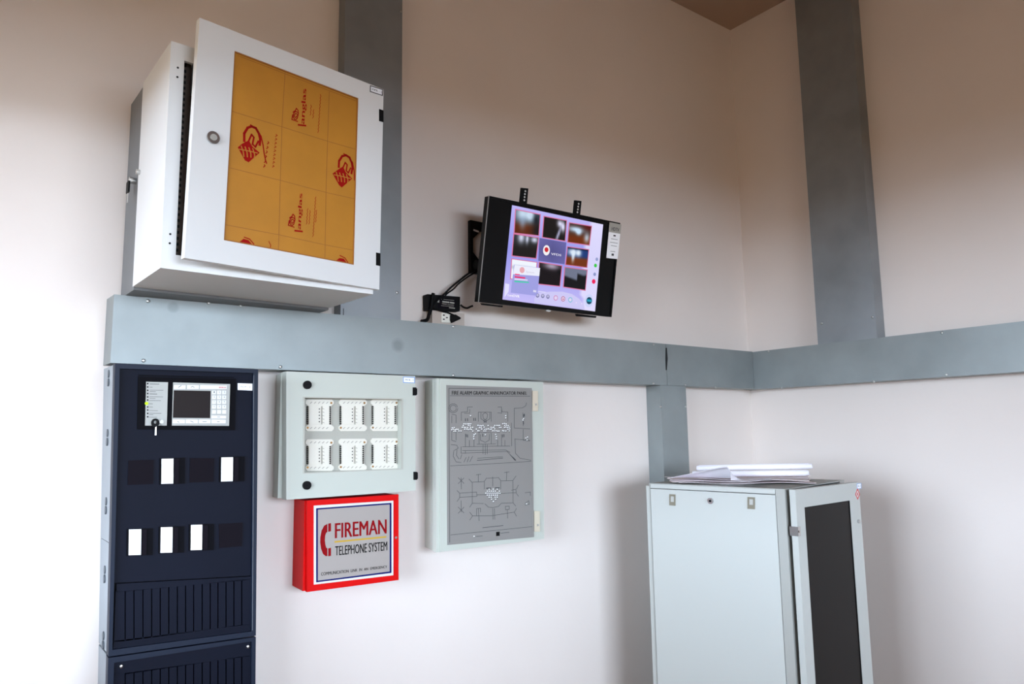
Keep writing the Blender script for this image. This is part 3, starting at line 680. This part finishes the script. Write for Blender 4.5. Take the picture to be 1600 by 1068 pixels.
def anglas(f, q, rose, lines):
    text('lettering', 'anglas', M_kred, DF, DF.quad(f(*q), yf), yf, film, .02)
    bm = newbm(); cx, cy = rose
    g = lambda *p: DF.quad(f(*p), yf)
    stroke(bm, g(*[(cx + (4 + t * .7) * cos(t * .7), cy + (5 + t * 1.2) * sin(t * .7)) for t in range(18)]), .0028, yf)
    stroke(bm, g((cx + 4, cy - 40), (cx + 12, cy - 30), (cx + 14, cy - 12), (cx + 10, cy + 4)), .003, yf)
    stroke(bm, g((cx + 4, cy - 40), (cx - 2, cy - 28), (cx - 14, cy - 20)), .003, yf)
    stroke(bm, g((cx + 14, cy + 46), (cx + 52, cy + 50)), .005, yf)
    stroke(bm, g((cx - 16, cy - 6), (cx - 20, cy + 18), (cx + 10, cy + 28)), .003, yf)
    for (x, y0, y1) in lines:
        n = int((y0 - y1) / 9); stroke(bm, g(*[(x + 4 * (k % 2) + k * .6, y0 - k * 9) for k in range(n)]), .0014, yf)
    part('rose_emblem', bm, M_kred, DF, film)
anglas(zu, [(962, 640), (974, 462), (1002, 462), (992, 652)], (940, 604), [(1015, 600, 530), (1028, 615, 560), (1055, 690, 480)])
anglas(zu2, [(945, 318), (956, 140), (980, 140), (972, 335)], (922, 288), [(995, 300, 205), (1008, 300, 215), (1028, 365, 145), (1042, 290, 210)])
x, z = DF.at(*zu((508, 718))[0], 0)
lk = part('cam_lock', cyl_y(newbm(), x, z, .017, -.006, 0, 24), M_chrome, DF, door, bev=.002)
part('cam_lock_core', cyl_y(newbm(), x, z, .009, -.0085, -.005, 20), M_silver, DF, door)
for q in (zu((1374, 568), (1396, 576), (1396, 636), (1374, 630)), zu2((1358, 448), (1380, 452), (1380, 518), (1358, 514))):
    part('hinge', prism(newbm(), DF.quad(q, 0), -.002, .03), M_black, DF, T.o, bev=.001)
tq = zu((1326, 444), (1394, 466), (1392, 500), (1325, 478))
tg = part('name_tag', prism(newbm(), DF.quad(tq, 0), -.001, 0), M_tag, DF, door)
part('tag_border', ring(newbm(), DF.quad(tq, 0), inset(DF.quad(tq, 0), .06, .12), -.0015, -.001), M_ink, DF, tg)
text('lettering', 'FIFR - 1', M_ink, DF, DF.quad(zu((1338, 460), (1386, 475), (1385, 487), (1337, 470)), 0), -.0012, tg)

# ---------------------------------------------------------------- monitor on its wall arm
TE = Euler((RAD(10.5), RAD(.4), RAD(-2.2)))
T = thing('monitor', 'black flat monitor on a wall arm showing a grid of camera views', 'monitor', (-1.652, -.235, HZ + .726), TE)
z8b = zq(640, 270, 4.108); zt_ = zq(770, 300, 5.34)
TQ = T.quad([(764.6, 306), (968.4, 348.4), (954.8, 495.2), (748.3, 471.5)], 0)
hs_ = part('housing', prism(newbm(), TQ, 0, .035), M_blackgl, T, bev=.003)
part('rear_shell', prism(newbm(), inset(TQ, .12, .14), .035, .06), M_black, T, bev=.006)
part('bezel', ring(newbm(), TQ, inset(TQ, .012, .02), -.004, 0), M_blackgl, T, bev=.0012)
part('edge_highlight', ring(newbm(), [lerp2(TQ, -.004, -.004), lerp2(TQ, .001, -.004), lerp2(TQ, .001, 1.004), lerp2(TQ, -.004, 1.004)], [lerp2(TQ, -.001, .0), lerp2(TQ, .0005, 0), lerp2(TQ, .0005, 1), lerp2(TQ, -.001, 1)], -.001, .003), M_steel, T)  # highlight of the glossy left edge, built in as a bright strip
x, z = T.at(*z8b((890, 884))[0], -.004); part('brand_badge', prism(newbm(), circ(x, z, .013, 16, .004), -.006, -.003), M_chrome, T)
for q in (z8b((468, 836), (600, 852), (596, 862), (478, 848)), z8b((1080, 905), (1200, 918), (1196, 930), (1085, 920))):
    part('foot_socket', prism(newbm(), T.quad(q, .01), .01, .03), M_black, T)
def cgrid(name, q, y, fn, nu, nv, parent):
    bm = newbm(); V = [[bm.verts.new((*[lerp2(q, i / nu, j / nv)[0]], y, lerp2(q, i / nu, j / nv)[1])) for i in range(nu + 1)] for j in range(nv + 1)]
    for j in range(nv):
        for i in range(nu): bm.faces.new((V[j][i], V[j + 1][i], V[j + 1][i + 1], V[j][i + 1]))
    me = bpy.data.meshes.new(name); bm.to_mesh(me); bm.free(); me.materials.append(M_screen)
    at = me.color_attributes.new('Col', 'FLOAT_COLOR', 'POINT'); k = 0
    for j in range(nv + 1):
        for i in range(nu + 1): at.data[k].color = (*lin([max(0, min(255, c)) for c in fn(i / nu, j / nv)]), 1); k += 1
    return link(name, me, T, parent)
def mixc(a, b, t): t = max(0, min(1, t)); return [p * (1 - t) + q * t for p, q in zip(a, b)]
SQ = T.quad(zt_((160, 108), (920, 270), (852, 995), (80, 895)), 0)
def bgf(u, v):
    c = mixc((150, 150, 235), (205, 195, 250), abs(v - .45) * 1.6)
    if u > .86 - .05 * math.sin(v * 3): c = mixc(c, (232, 228, 255), .8)
    return c
scr = cgrid('screen', SQ, -.0006, bgf, 24, 24, T.o)
PK = emit_mat('screen_pink_line', (214, 120, 160), 1)
def blob(u, v, cx, cy, rx, ry): return math.exp(-(((u - cx) / rx) ** 2 + ((v - cy) / ry) ** 2))
def v_hall(u, v):
    c = mixc((60, 75, 90), (92, 40, 14), (v - .35) * 3.2); c = mixc(c, (205, 225, 245), blob(u, v, .28, .12, .28, .32) + blob(u, v, .62, .1, .15, .3))
    c = mixc(c, (20, 22, 26), blob(u, v, .95, .8, .25, .5) * .9 + blob(u, v, .85, .25, .1, .2) * .6); return mixc(c, (150, 170, 200), blob(u, v, .3, .5, .12, .3) * .6)
def v_dark(u, v):
    c = (28, 24, 22); c = mixc(c, (225, 225, 250), blob(u, v, .72, .2, .12, .18) + blob(u, v, .88, .35, .08, .25)); return mixc(c, (190, 190, 225), blob(u - .25 * (1 - v), v, .62, .75, .05, .5))
def v_ramp(u, v):
    c = mixc((70, 50, 44), (110, 46, 14), (v - .4) * 3); c = mixc(c, (200, 225, 250), blob(u, v, .3, .28, .35, .14) + blob(u, v, .45, .42, .12, .14) + blob(u, v, .85, .65, .12, .25) * .8); return mixc(c, (90, 24, 20), blob(u, v, .9, .05, .25, .2))
def v_low(u, v):
    c = mixc((50, 56, 62), (30, 26, 24), v * 1.6); c = mixc(c, (215, 220, 245), blob(u, v, .3, .1, .13, .25) + blob(u, v, .55, .12, .06, .22) + blob(u, v, .85, .12, .14, .14)); return c
def v_logo(u, v): return mixc((86, 84, 140), (108, 104, 170), abs(u - .5) + abs(v - .5))
def v_lobby(u, v):
    c = mixc((30, 60, 120), (115, 52, 18), (v - .42) * 5); c = mixc(c, (220, 235, 250), blob(u, v, .25, .25, .22, .2) + blob(u, v, .55, .25, .12, .2) + blob(u, v, .3, .5, .06, .3)); return mixc(c, (10, 10, 14), max(0, (.1 - v) * 10))
def v_room(u, v):
    c = mixc((240, 245, 255), (160, 170, 190), blob(u, v, .4, .4, .5, .1)); return c
def v_night(u, v):
    c = (24, 18, 20); c = mixc(c, (170, 160, 180), blob(u, v, .55, .08, .35, .16)); return mixc(c, (12, 10, 12), blob(u, v, .92, .3, .1, .12))
def v_roof(u, v):
    c = mixc((112, 118, 140), (20, 20, 22), (v - .38 - .25 * u + .35 * (u > .55)) * 9); return mixc(c, (8, 8, 12), blob(u, v, 1, .35, .1, .1))
views = [(v_hall, ((192, 148), (392, 190), (380, 360), (180, 338))), (v_dark, ((428, 205), (612, 240), (600, 405), (415, 374))), (v_ramp, ((640, 258), (820, 287), (802, 440), (625, 415))),
         (v_low, ((177, 352), (378, 383), (358, 550), (162, 528))), (v_logo, ((388, 382), (612, 420), (598, 602), (378, 572))), (v_lobby, ((624, 458), (797, 482), (782, 626), (608, 603))),
         (v_room, ((160, 560), (364, 588), (352, 720), (150, 720))), (v_night, ((388, 588), (573, 617), (556, 782), (380, 763))), (v_roof, ((602, 628), (784, 652), (768, 815), (590, 788)))]
for k, (fn, q) in enumerate(views):
    Q = T.quad(zt_(*q), 0)
    if fn is not v_logo: part('view_border', prism(newbm(), inset(Q, -.035, -.045), -.0010, -.0007), PK, T, scr)
    vo = cgrid('camera_view', Q, -.0013, fn, 20, 16, scr)
ME_ = {}
def em(col):
    n = 'screen_%d_%d_%d' % col
    if n not in MATS: emit_mat(n, col, 1)
    return MATS[n]
def sq(name, pts, col, y=-.0017): return part(name, prism(newbm(), T.quad(zt_(*pts), 0), y, y + .0003), em(col), T, scr)
def sc(name, cx, cy, r, col, y=-.0017, rr=None):
    x, z = T.at(*zt_((cx, cy))[0], 0); k = .00052
    return part(name, prism(newbm(), circ(x, z, r * k, 16, (rr or r) * k), y, y + .0003), em(col), T, scr)
sc('emblem_disc', 446, 485, 34, (244, 240, 244), rr=42); sc('emblem_mark', 446, 480, 20, (200, 40, 50), -.002)
text('lettering', 'VFDS', em((225, 222, 240)), T, T.quad(zt_((484, 505), (570, 518), (568, 535), (482, 524)), 0), -.0018, scr, .02)
sq('popup_panel', ((176, 605), (392, 632), (370, 865), (148, 838)), (160, 160, 226))
sq('popup_header', ((180, 607), (392, 634), (386, 700), (168, 684)), (236, 238, 252), -.0021)
sc('emblem_disc', 242, 650, 24, (232, 170, 180), -.0024)
sq('popup_line', ((182, 680), (222, 684), (222, 694), (181, 690)), (240, 80, 130), -.0025)
sq('popup_line', ((180, 700), (268, 710), (267, 722), (179, 712)), (238, 40, 100), -.0024)
sq('popup_line', ((178, 720), (288, 730), (287, 738), (177, 729)), (240, 235, 250), -.0024)
sq('popup_line', ((178, 738), (300, 748), (298, 758), (177, 750)), (70, 205, 170), -.0024)
text('lettering', 'System', em((210, 206, 225)), T, T.quad(zt_((275, 655), (343, 664), (342, 684), (274, 676)), 0), -.0023, scr, .02)
sq('corner_glow', ((102, 760), (136, 768), (130, 830), (95, 880)), (226, 224, 255))
text('lettering', 'LenDVR', em((250, 248, 255)), T, T.quad(zt_((124, 848), (222, 860), (220, 882), (122, 866)), 0), -.0018, scr, .02)
bm = newbm(); arc = [(380, 838), (480, 830), (580, 830), (660, 850), (720, 890), (760, 945), (765, 978), (345, 922), (345, 888)]
prism(bm, T.quad(zt_(*arc), 0), -.0014, -.0009); part('control_band', bm, em((206, 202, 246)), T, scr)
for cx, cy, r, c in ((372, 862, 17, (120, 120, 165)), (415, 866, 17, (120, 120, 165)), (458, 872, 17, (120, 120, 165))): sc('control_button', cx, cy, r, c); sc('control_button_face', cx, cy - 3, r * .6, (190, 188, 222), -.002)
for cx, cy, c in ((523, 882, (205, 140, 190)), (585, 890, (190, 120, 150)), (645, 898, (110, 190, 215))): sc('control_button', cx, cy, 22, c); sc('control_button_face', cx, cy, 15, (226, 214, 244), -.002)
sc('control_mark', 585, 892, 6, (200, 40, 60), -.0023)
sq('menu_icon', ((336, 816), (362, 819), (361, 836), (335, 833)), (246, 244, 255)); sq('menu_line', ((374, 824), (440, 832), (440, 838), (374, 830)), (224, 222, 250))
sc('menu_halo', 800, 905, 46, (205, 214, 250), rr=56); sc('menu_ball', 802, 905, 31, (22, 72, 98), -.002); sq('menu_text', ((785, 893), (822, 898), (820, 916), (783, 911)), (40, 160, 190), -.0023)
for cx, cy, c, r in ((866, 560, (150, 160, 205), 15), (855, 612, (60, 200, 70), 16), (848, 685, (140, 150, 200), 15), (840, 745, (235, 30, 90), 20)): sc('side_icon', cx, cy, r, c)
for q in ((695, 922), (740, 930), (746, 838)): sc('side_icon', *q, 7, (226, 216, 250))
# energy sticker
stq = z8b((1283, 316), (1357, 331), (1334, 553), (1262, 545))
st = part('sticker', prism(newbm(), T.quad(stq, -.004), -.0055, -.0043), M_card, T, label='white paper sticker with a silver heading')
sqd = T.quad(stq, -.004)
part('sticker_heading', prism(newbm(), subq(sqd, 0, 1, 0, .27), -.0062, -.0055), M_silver, T, st)
text('lettering', 'HDTV', M_ink, T, subq(sqd, .2, .85, .12, .22), -.0063, st, .02)
bm = newbm()
for a, b, c in ((.25, .8, .45), (.2, .85, .55), (.3, .8, .64), (.3, .7, .80)): stroke(bm, [lerp2(sqd, a, c), lerp2(sqd, b, c)], .0018, -.0055)
prism(bm, subq(sqd, .42, .62, .33, .37), -.006, -.0054); prism(bm, subq(sqd, .42, .62, .86, .92), -.006, -.0054)
part('sticker_print', bm, M_ink, T, st)
# rails up the back and the wall arm
def rail(q):
    q = T.quad(z8b(*q), .062); Q = [q[0], q[1], (q[1][0] - .02, -.2), (q[0][0] - .02, -.2)]
    r = part('mount_rail', prism(newbm(), [q[0], q[1], (q[1][0], -.19), (q[0][0], -.19)], .061, .068), M_black, T, bev=.001)
    return r, q
for q, hs2 in ((((716, 95), (762, 100), (755, 195), (705, 187)), ((743, 117), (740, 136), (738, 155), (736, 175))), (((1060, 175), (1103, 180), (1095, 272), (1050, 266)), ((1085, 198), (1082, 216), (1080, 234), (1077, 252)))):
    r, _ = rail(q)
    for h in hs2:
        x, z = T.at(*z8b(h)[0], .061); part('rail_hole', cyl_y(newbm(), x, z, .0042, .0603, .0612, 10), M_pwhite, T, r)
AF = Frame(Matrix.Translation((-1.9, 0, HZ + .72)))
pq = AF.quad(z8b((390, 305), (560, 332), (552, 668), (384, 632)), -.02)
hc = AF.at(*z8b((497, 480))[0], -.02)
hole = [(hc[0] + .075 * cos(RAD(a)), hc[1] + .075 * sin(RAD(a))) for a in range(157, -203, -45)]
oq = []
for k, (x, z) in enumerate(hole):
    a = math.atan2(z - hc[1], x - hc[0]); x0, x1 = pq[3][0], pq[1][0]; z0, z1 = .5 * (pq[3][1] + pq[2][1]), .5 * (pq[0][1] + pq[1][1])
    s = min(abs(((x1 if cos(a) > 0 else x0) - hc[0]) / (cos(a) or 1e-6)), abs(((z1 if sin(a) > 0 else z0) - hc[1]) / (sin(a) or 1e-6)))
    oq.append((hc[0] + s * cos(a), hc[1] + s * sin(a)))
bm = newbm()
x0, x1, z0, z1 = pq[0][0], pq[1][0], .5 * (pq[3][1] + pq[2][1]), .5 * (pq[0][1] + pq[1][1])
def rect_ring(bm):                                 # square plate with an octagonal hole
    o = [(x0, hc[1] + .03), (x0, z1), (x1, z1), (x1, hc[1] + .03), (x1, hc[1] - .03), (x1, z0), (x0, z0), (x0, hc[1] - .03)]
    i = [(hc[0] - .072, hc[1] + .03), (hc[0] - .03, hc[1] + .072), (hc[0] + .03, hc[1] + .072), (hc[0] + .072, hc[1] + .03), (hc[0] + .072, hc[1] - .03), (hc[0] + .03, hc[1] - .072), (hc[0] - .03, hc[1] - .072), (hc[0] - .072, hc[1] - .03)]
    return ring(bm, o, i, -.02, -.0005)
part('wall_plate', rect_ring(newbm()), M_black, AF, T.o, bev=.001)
bm = newbm(); prism(bm, AF.quad(z8b((410, 360), (445, 372), (445, 383), (410, 371)), -.0205), -.0208, -.0195); part('plate_slot', bm, M_pwhite, AF, T.o)
bm = newbm(); box(bm, hc[0] + .03, hc[0] + .07, -.15, -.02, hc[1] - .03, hc[1] + .03); box(bm, hc[0] + .03, hc[0] + .40, -.168, -.13, hc[1] - .025, hc[1] + .025)
part('swing_arm', bm, M_black, AF, T.o, bev=.002)
bm = newbm(); cyl_x(bm, -.05, z0 + .03, .02, x0 + .005, x0 + .05); part('pivot', bm, M_black, AF, T.o)

# ---------------------------------------------------------------- power adapter, outlet, cable
zo = zq(640, 430, 10.683)
O_ = thing('wall_outlet', 'beige wall outlet box with a black plug just above the trunking', 'outlet', (-2.05, 0, HZ + .434))
oqd = O_.quad(zo((420, 590), (915, 632), (915, 850), (420, 822)), -.045)
zt1 = .5 * (oqd[0][1] + oqd[1][1])
part('box', box(newbm(), oqd[0][0] - .012, oqd[1][0], -.045, -.0, .0, zt1), M_outlet, O_, bev=.003)
fq = O_.quad(zo((522, 622), (705, 640), (705, 795), (522, 782)), -.045)
fp = part('socket_face', prism(newbm(), fq, -.049, -.045), M_sock, O_, bev=.001)
bm = newbm()
for a, b in ((.22, .25), (.22, .68), (.5, .48)): prism(bm, subq(fq, a - .08, a + .08, b - .06, b + .06), -.0495, -.0485)
part('socket_holes', bm, M_inkd, O_, fp)
P_ = thing('power_plug', 'black moulded plug in the wall outlet', 'plug', (-2.05, -.05, HZ + .45))
pp = P_.quad(zo((698, 655), (770, 652), (858, 705), (850, 728), (760, 770), (715, 790), (698, 740)), -.012)
part('body', prism(newbm(), pp, -.012, .0008), M_black, P_, bev=.002)
A_ = thing('power_adapter', 'black power adapter brick resting on top of the wall outlet', 'adapter', (-2.05, 0, HZ + .434 + zt1))
aq = A_.quad(zo((300, 276), (843, 322), (838, 562), (300, 538)), -.042)
zb = 0.0005
dzz = min(aq[2][1], aq[3][1]) - zb
aq = [(a, b - dzz) for a, b in aq]
ab = part('brick', prism(newbm(), aq, -.042, -.006), M_black, A_, bev=.004)
lq = subq(aq, .30, .86, .2, .85)
lb = part('rating_label', prism(newbm(), lq, -.0426, -.042), M_brownblk, A_, ab)
bm = newbm()
for a, b, c, w in ((.28, .62, .34, .006), (.7, .9, .38, .006), (.25, .5, .55, .002), (.55, .9, .6, .0015), (.2, .9, .75, .0012), (.65, .95, .92, .0035), (.2, .9, .1, .0012)): stroke(bm, [lerp2(lq, a, c), lerp2(lq, b, c + .03)], w, -.0426)
prism(bm, subq(lq, 0, .09, .1, .45), -.043, -.0425)
part('label_print', bm, M_silver, A_, lb)
def wp(px, py, y): x, z = WF.at(px, py, y); return (x, y, z)
def cable(name, label, pts, r, group=None):
    P = [Vector(wp(*zo((a, b))[0], y)) for a, b, y in pts]; base = P[0].copy()
    F = Frame(Matrix.Translation(base)); o = tube(name, [p - base for p in P], r, M_black, F, None)
    o['label'] = label; o['category'] = 'cable'
    return o
cable('power_cable', 'thin black cable slanting from the monitor mount down to the adapter', [(1420, -280, -.03), (1250, -160, -.04), (1000, -40, -.05), (800, 110, -.055), (680, 210, -.055), (590, 300, -.0485), (480, 400, -.047), (400, 470, -.0475)], .0042)
cable('power_cable', 'second black cable strung beside the first, looping over the adapter top', [(1430, -270, -.028), (1270, -140, -.034), (1010, 0, -.04), (830, 130, -.045), (730, 230, -.05), (620, 310, -.0485), (540, 420, -.047)], .0034)
cable('power_cable', 'thick black cable dropping past the left end of the adapter to the trunking', [(395, 300, -.0485), (375, 420, -.0495), (362, 540, -.050), (330, 640, -.052), (295, 735, -.054), (250, 758, -.056), (195, 766, -.058)], .0075)
cable('power_cable', 'short black cable from under the adapter to the plug', [(405, 560, -.0495), (520, 590, -.0535), (640, 622, -.0545), (705, 650, -.0545), (745, 668, -.0665)], .0036)
cable('power_cable', 'black cable end sticking out right of the adapter, curling upward', [(848, 490, -.03), (900, 530, -.035), (960, 545, -.04), (1020, 520, -.045), (1055, 508, -.047)], .0042)

# ---------------------------------------------------------------- floor-standing rack
T = thing('floor_rack', 'pale grey floor-standing equipment cabinet in the corner with a dark glass door', 'cabinet', (-.8888, -.5881, 0), (0, 0, RAD(9.35)))
zr = zq(980, 700, 2.902); HT = HZ - .2231; X = -.3
def sp(*pts): return [T.atx(a, b, X) for a, b in zr(*pts)]
def sidebox(name, q, x0, x1, m, parent=None, bev=0, label=None):   # polygon in y-z on the left side, thick along x
    bm = newbm(); a = [bm.verts.new((x0, y, z)) for y, z in q]; b = [bm.verts.new((x1, y, z)) for y, z in q]; n = len(q)
    bm.faces.new(a); bm.faces.new(b[::-1])
    for i in range(n): bm.faces.new((a[i], a[(i + 1) % n], b[(i + 1) % n], b[i]))
    return part(name, bm, m, T, parent, bev, label=label)
yL = sp((114, 400))[0][0]; yR = sp((688, 500))[0][0]
yBk = .3; yFr = -.3
for (ya, yb_) in ((yL + .002, yBk), (yFr, yR - .002)):
    part('corner_post', box(newbm(), X, X + .05, min(ya, yb_), max(ya, yb_), .0, HT - .004), M_post, T, bev=.002)
for (ya, yb_) in ((.24, .3), (-.3, -.24)): part('corner_post', box(newbm(), .25, .3, ya, yb_, 0, HT - .004), M_post, T, bev=.002)
part('roof', box(newbm(), X + .001, .3, yFr, yBk, HT - .004, HT), M_post, T, bev=.0015)
zs = .5 * (sp((115, 187))[0][1] + sp((676, 205))[0][1])
part('top_strip', box(newbm(), X - .001, X + .02, yR, yL, zs + .002, HT - .004), M_rackwhite, T, bev=.0015)
side = part('side_panel', box(newbm(), X - .001, X + .015, yR, yL, .04, zs - .001), M_rackwhite, T, bev=.0025)
part('side_panel', box(newbm(), .285, .3, -.24, .24, .04, HT - .006), M_rackwhite, T, bev=.002)
part('rear_door', box(newbm(), X + .004, .296, yBk, yBk + .018, .02, HT - .012), M_rackwhite, T, bev=.002)
part('plinth', box(newbm(), X + .01, .29, yFr + .01, yBk - .01, 0, .05), M_post, T)
part('inner_frame', box(newbm(), X + .05, .25, -.29, -.27, .05, HT - .02), M_inner, T)
for a, b, c, d_ in ((193, 207, 220, 260), (547, 220, 580, 276)):
    q = sp((a, b), (c, b + 2), (c, d_), (a, d_ - 2)); l = sidebox('latch', q, X - .004, X, M_latch, side, bev=.001)
    w = (c - a); q2 = sp((a + w * .3, b + 10), (a + w * .8, b + 11), (a + w * .8, b + 36), (a + w * .3, b + 35)); sidebox('latch_button', q2, X - .0065, X - .003, M_latchb, l, bev=.0008)
y, z = sp((380, 238))[0]
lk = part('lock', cyl_x(newbm(), y, z, .012, X - .008, X, 18), M_chrome, T, side); part('lock_core', cyl_x(newbm(), y, z, .005, X - .0095, X - .007, 12), M_inkd, T, side)
# glass door ajar, hinged at the front left
DA = RAD(-5.5)
HP = Vector((X + .004, yFr - .038, 0))
DF = T.sub(HP, DA)
dq = DF.quad(zr((738, 187), (1060, 156)), 0); dt = .5 * (dq[0][1] + dq[1][1])
dw = DF.at(*zr((1075, 500))[0], 0)[0]
db = .04
DO = [(0, dt), (dw, dt), (dw, db), (0, db)]
g0 = DF.at(*zr((806, 300))[0], 0)[0]; g1 = DF.at(*zr((1014, 300))[0], 0)[0]; gt = .5 * (DF.at(*zr((803, 265))[0], 0)[1] + DF.at(*zr((1012, 238))[0], 0)[1])
G = [(g0, gt), (g1, gt), (g1, .14), (g0, .14)]
door = part('front_door', ring(newbm(), DO, G, 0, .024), M_rackwhite, DF, T.o, bev=.003)
part('door_glass', prism(newbm(), inset(G, -.01), .003, .007), M_glassd, DF, door, label='dark smoked glass pane')
part('glass_seal', ring(newbm(), inset(G, -.004), inset(G, .01, .003), .001, .003), M_black, DF, door)
x, z = DF.at(*zr((742, 383))[0], 0)
h = part('hinge', box(newbm(), -.004, .014, -.004, .03, z - .017, z + .017), M_chrome, DF, T.o, bev=.001)
part('hinge_pin', prism(newbm(), circ(.001, z, .004, 8), -.008, -.003), M_chrome, DF, h)
x, z = DF.at(*zr((1047, 331))[0], 0); part('lock', cyl_y(newbm(), x, z, .008, -.006, 0, 14), M_chrome, DF, door)
dmd = [(1043, 180), (1054, 208), (1044, 233), (1033, 208)]
a = DF.quad(zr(*dmd), 0); stk = part('diamond_sticker', prism(newbm(), a, -.0008, 0), M_pwhite, DF, door)
part('sticker_edge', ring(newbm(), a, inset(a, .15), -.0013, -.0008), M_redink, DF, stk)
c = lerp2(a, .5, .5); part('sticker_mark', prism(newbm(), circ(c[0], c[1], .004, 8, .007), -.0014, -.0008), M_redink, DF, stk)
b = DF.quad(zr((1040, 160), (1060, 157), (1061, 182), (1041, 185)), 0); tg = part('name_tag', prism(newbm(), b, -.0008, 0), M_tag, DF, door)
part('tag_border', ring(newbm(), b, inset(b, .08), -.0013, -.0008), M_tagb, DF, tg); text('lettering', 'R-1', M_ink, DF, inset(b, .25, .35), -.001, tg)
RF = T

# ---------------------------------------------------------------- papers on the floor rack
zp = zq(1020, 710, 5.714)
def rp(px, py, dist):                               # a point over the roof: seen at a pixel, at a distance from the lens
    d = CR * (px - 800) + CU * (534 - py) + CF * FPX; return CAM + d * (dist / math.hypot(d.x, d.y))
ROOF = HT
def sheet(name, label, cx, cy, w, d, rz, z, m, wav=.004, group=None, curl=None, seed=0, thick=.0012):
    F = thing_mesh_frame = Frame(Matrix.LocRotScale(RF.M @ Vector((cx, cy, ROOF + z)), Euler((0, 0, RAD(9.35) + rz)), None))
    rnd = random.Random(seed); ph = [rnd.uniform(0, 6) for _ in range(6)]
    nx, ny = 26, 18; bm = newbm(); top = []; bot = []
    for j in range(ny + 1):
        rt = []; rb = []
        for i in range(nx + 1):
            u, v = i / nx - .5, j / ny - .5
            e = max(abs(u), abs(v)) * 2
            h = wav * (.5 + .5 * sin(u * 9 + ph[0] + v * 3)) * (.3 + e) + wav * .6 * (.5 + .5 * sin(v * 11 + ph[1] + 2 * u))
            x, y = u * w * (1 + .03 * sin(v * 14 + ph[2])), v * d * (1 + .03 * sin(u * 12 + ph[3])); zz = h
            if curl: x, y, zz = curl(u, v, x, y, h)
            rt.append(bm.verts.new((x, y, zz + thick))); rb.append(bm.verts.new((x, y, zz)))
        top.append(rt); bot.append(rb)
    for j in range(ny):
        for i in range(nx):
            bm.faces.new((top[j][i], top[j][i + 1], top[j + 1][i + 1], top[j + 1][i])); bm.faces.new((bot[j][i], bot[j + 1][i], bot[j + 1][i + 1], bot[j][i + 1]))
    for i in range(nx):
        bm.faces.new((top[0][i], bot[0][i], bot[0][i + 1], top[0][i + 1])); bm.faces.new((top[ny][i], top[ny][i + 1], bot[ny][i + 1], bot[ny][i]))
    for j in range(ny):
        bm.faces.new((top[j][0], top[j + 1][0], bot[j + 1][0], bot[j][0])); bm.faces.new((top[j][nx], bot[j][nx], bot[j + 1][nx], top[j + 1][nx]))
    o = link(name, mesh_of(name, bm, m, 0, True), F); o['label'] = label; o['category'] = 'paper'
    if group: o['group'] = group
    return o
g = 'loose drawing sheets on the floor cabinet'
A0 = RAD(-60)
sheet('drawing_sheet', 'dull crumpled drawing sheet lying lowest on the cabinet roof', -.01, .01, .55, .34, A0, .001, M_paperd, .004, g, seed=1)
sheet('drawing_sheet', 'crumpled sheet with ragged edge at the left rear of the cabinet roof', -.06, .08, .46, .32, A0 + .12, .0075, M_paperd, .004, g, seed=2)
sheet('drawing_sheet', 'greyish sheet spreading toward the door side of the cabinet roof', .03, -.03, .42, .34, A0 - .16, .014, M_paperd, .004, g, seed=3)
def curl_front(u, v, x, y, h):                     # the middle of the near edge bends up into a lip and rolls over
    s = .5 - v; k = max(0., (s - .35) / .65); wgt = max(0., 1 - (abs(u - .12) / (.15 if u > .12 else .6)) ** 1.3)
    ang = k * pi * 1.15; R = .026
    if k > 0: return (x + .03 * wgt * k, y * (1 - k * .3 * wgt), h + wgt * R * (1 - cos(ang)))
    return (x, y, h)
sheet('drawing_sheet', 'white sheet with its edge curling up over the front of the pile', -.2, .02, .36, .19, RAD(-90), .0205, M_paper, .002, g, curl_front, seed=4, thick=.0009)
def roll(label, p0, p1, r, seed=0):
    P0, P1 = Vector(p0), Vector(p1); ax = (P1 - P0); L = ax.length; ax.normalize()
    side = ax.cross(Vector((0, 0, 1))).normalized(); up = side.cross(ax)
    F = Frame(Matrix((((ax.x, side.x, up.x, P0.x)), (ax.y, side.y, up.y, P0.y), (ax.z, side.z, up.z, P0.z), (0, 0, 0, 1))))
    bm = newbm(); n = 60; A = []; B = []
    for k in range(n + 1):                          # a spiral of paper, two and a half turns
        t = k / n; a = t * 5 * pi + seed; rr = r * (1 - .28 * t); off = .012 * t
        A.append(bm.verts.new((-off, rr * cos(a), rr * sin(a)))); B.append(bm.verts.new((L + off * 1.5, rr * cos(a), rr * sin(a))))
    for k in range(n): bm.faces.new((A[k], A[k + 1], B[k + 1], B[k]))
    me = mesh_of('paper_roll', bm, M_paper, 0, True)
    o = link('paper_roll', me, F); o['label'] = label; o['category'] = 'paper roll'
    sm = o.modifiers.new('thickness', 'SOLIDIFY'); sm.thickness = .0006
    return o
r0 = .019
roll('white paper roll lying uppermost at the back of the pile of drawings', rp(1092, 731, 3.42), rp(1263, 728, 3.42), .0135, 1)
roll('white paper roll lying in front of the upper roll on the pile', rp(1085, 739.8, 3.38), rp(1258, 738.2, 3.36), .0135, 2.2)
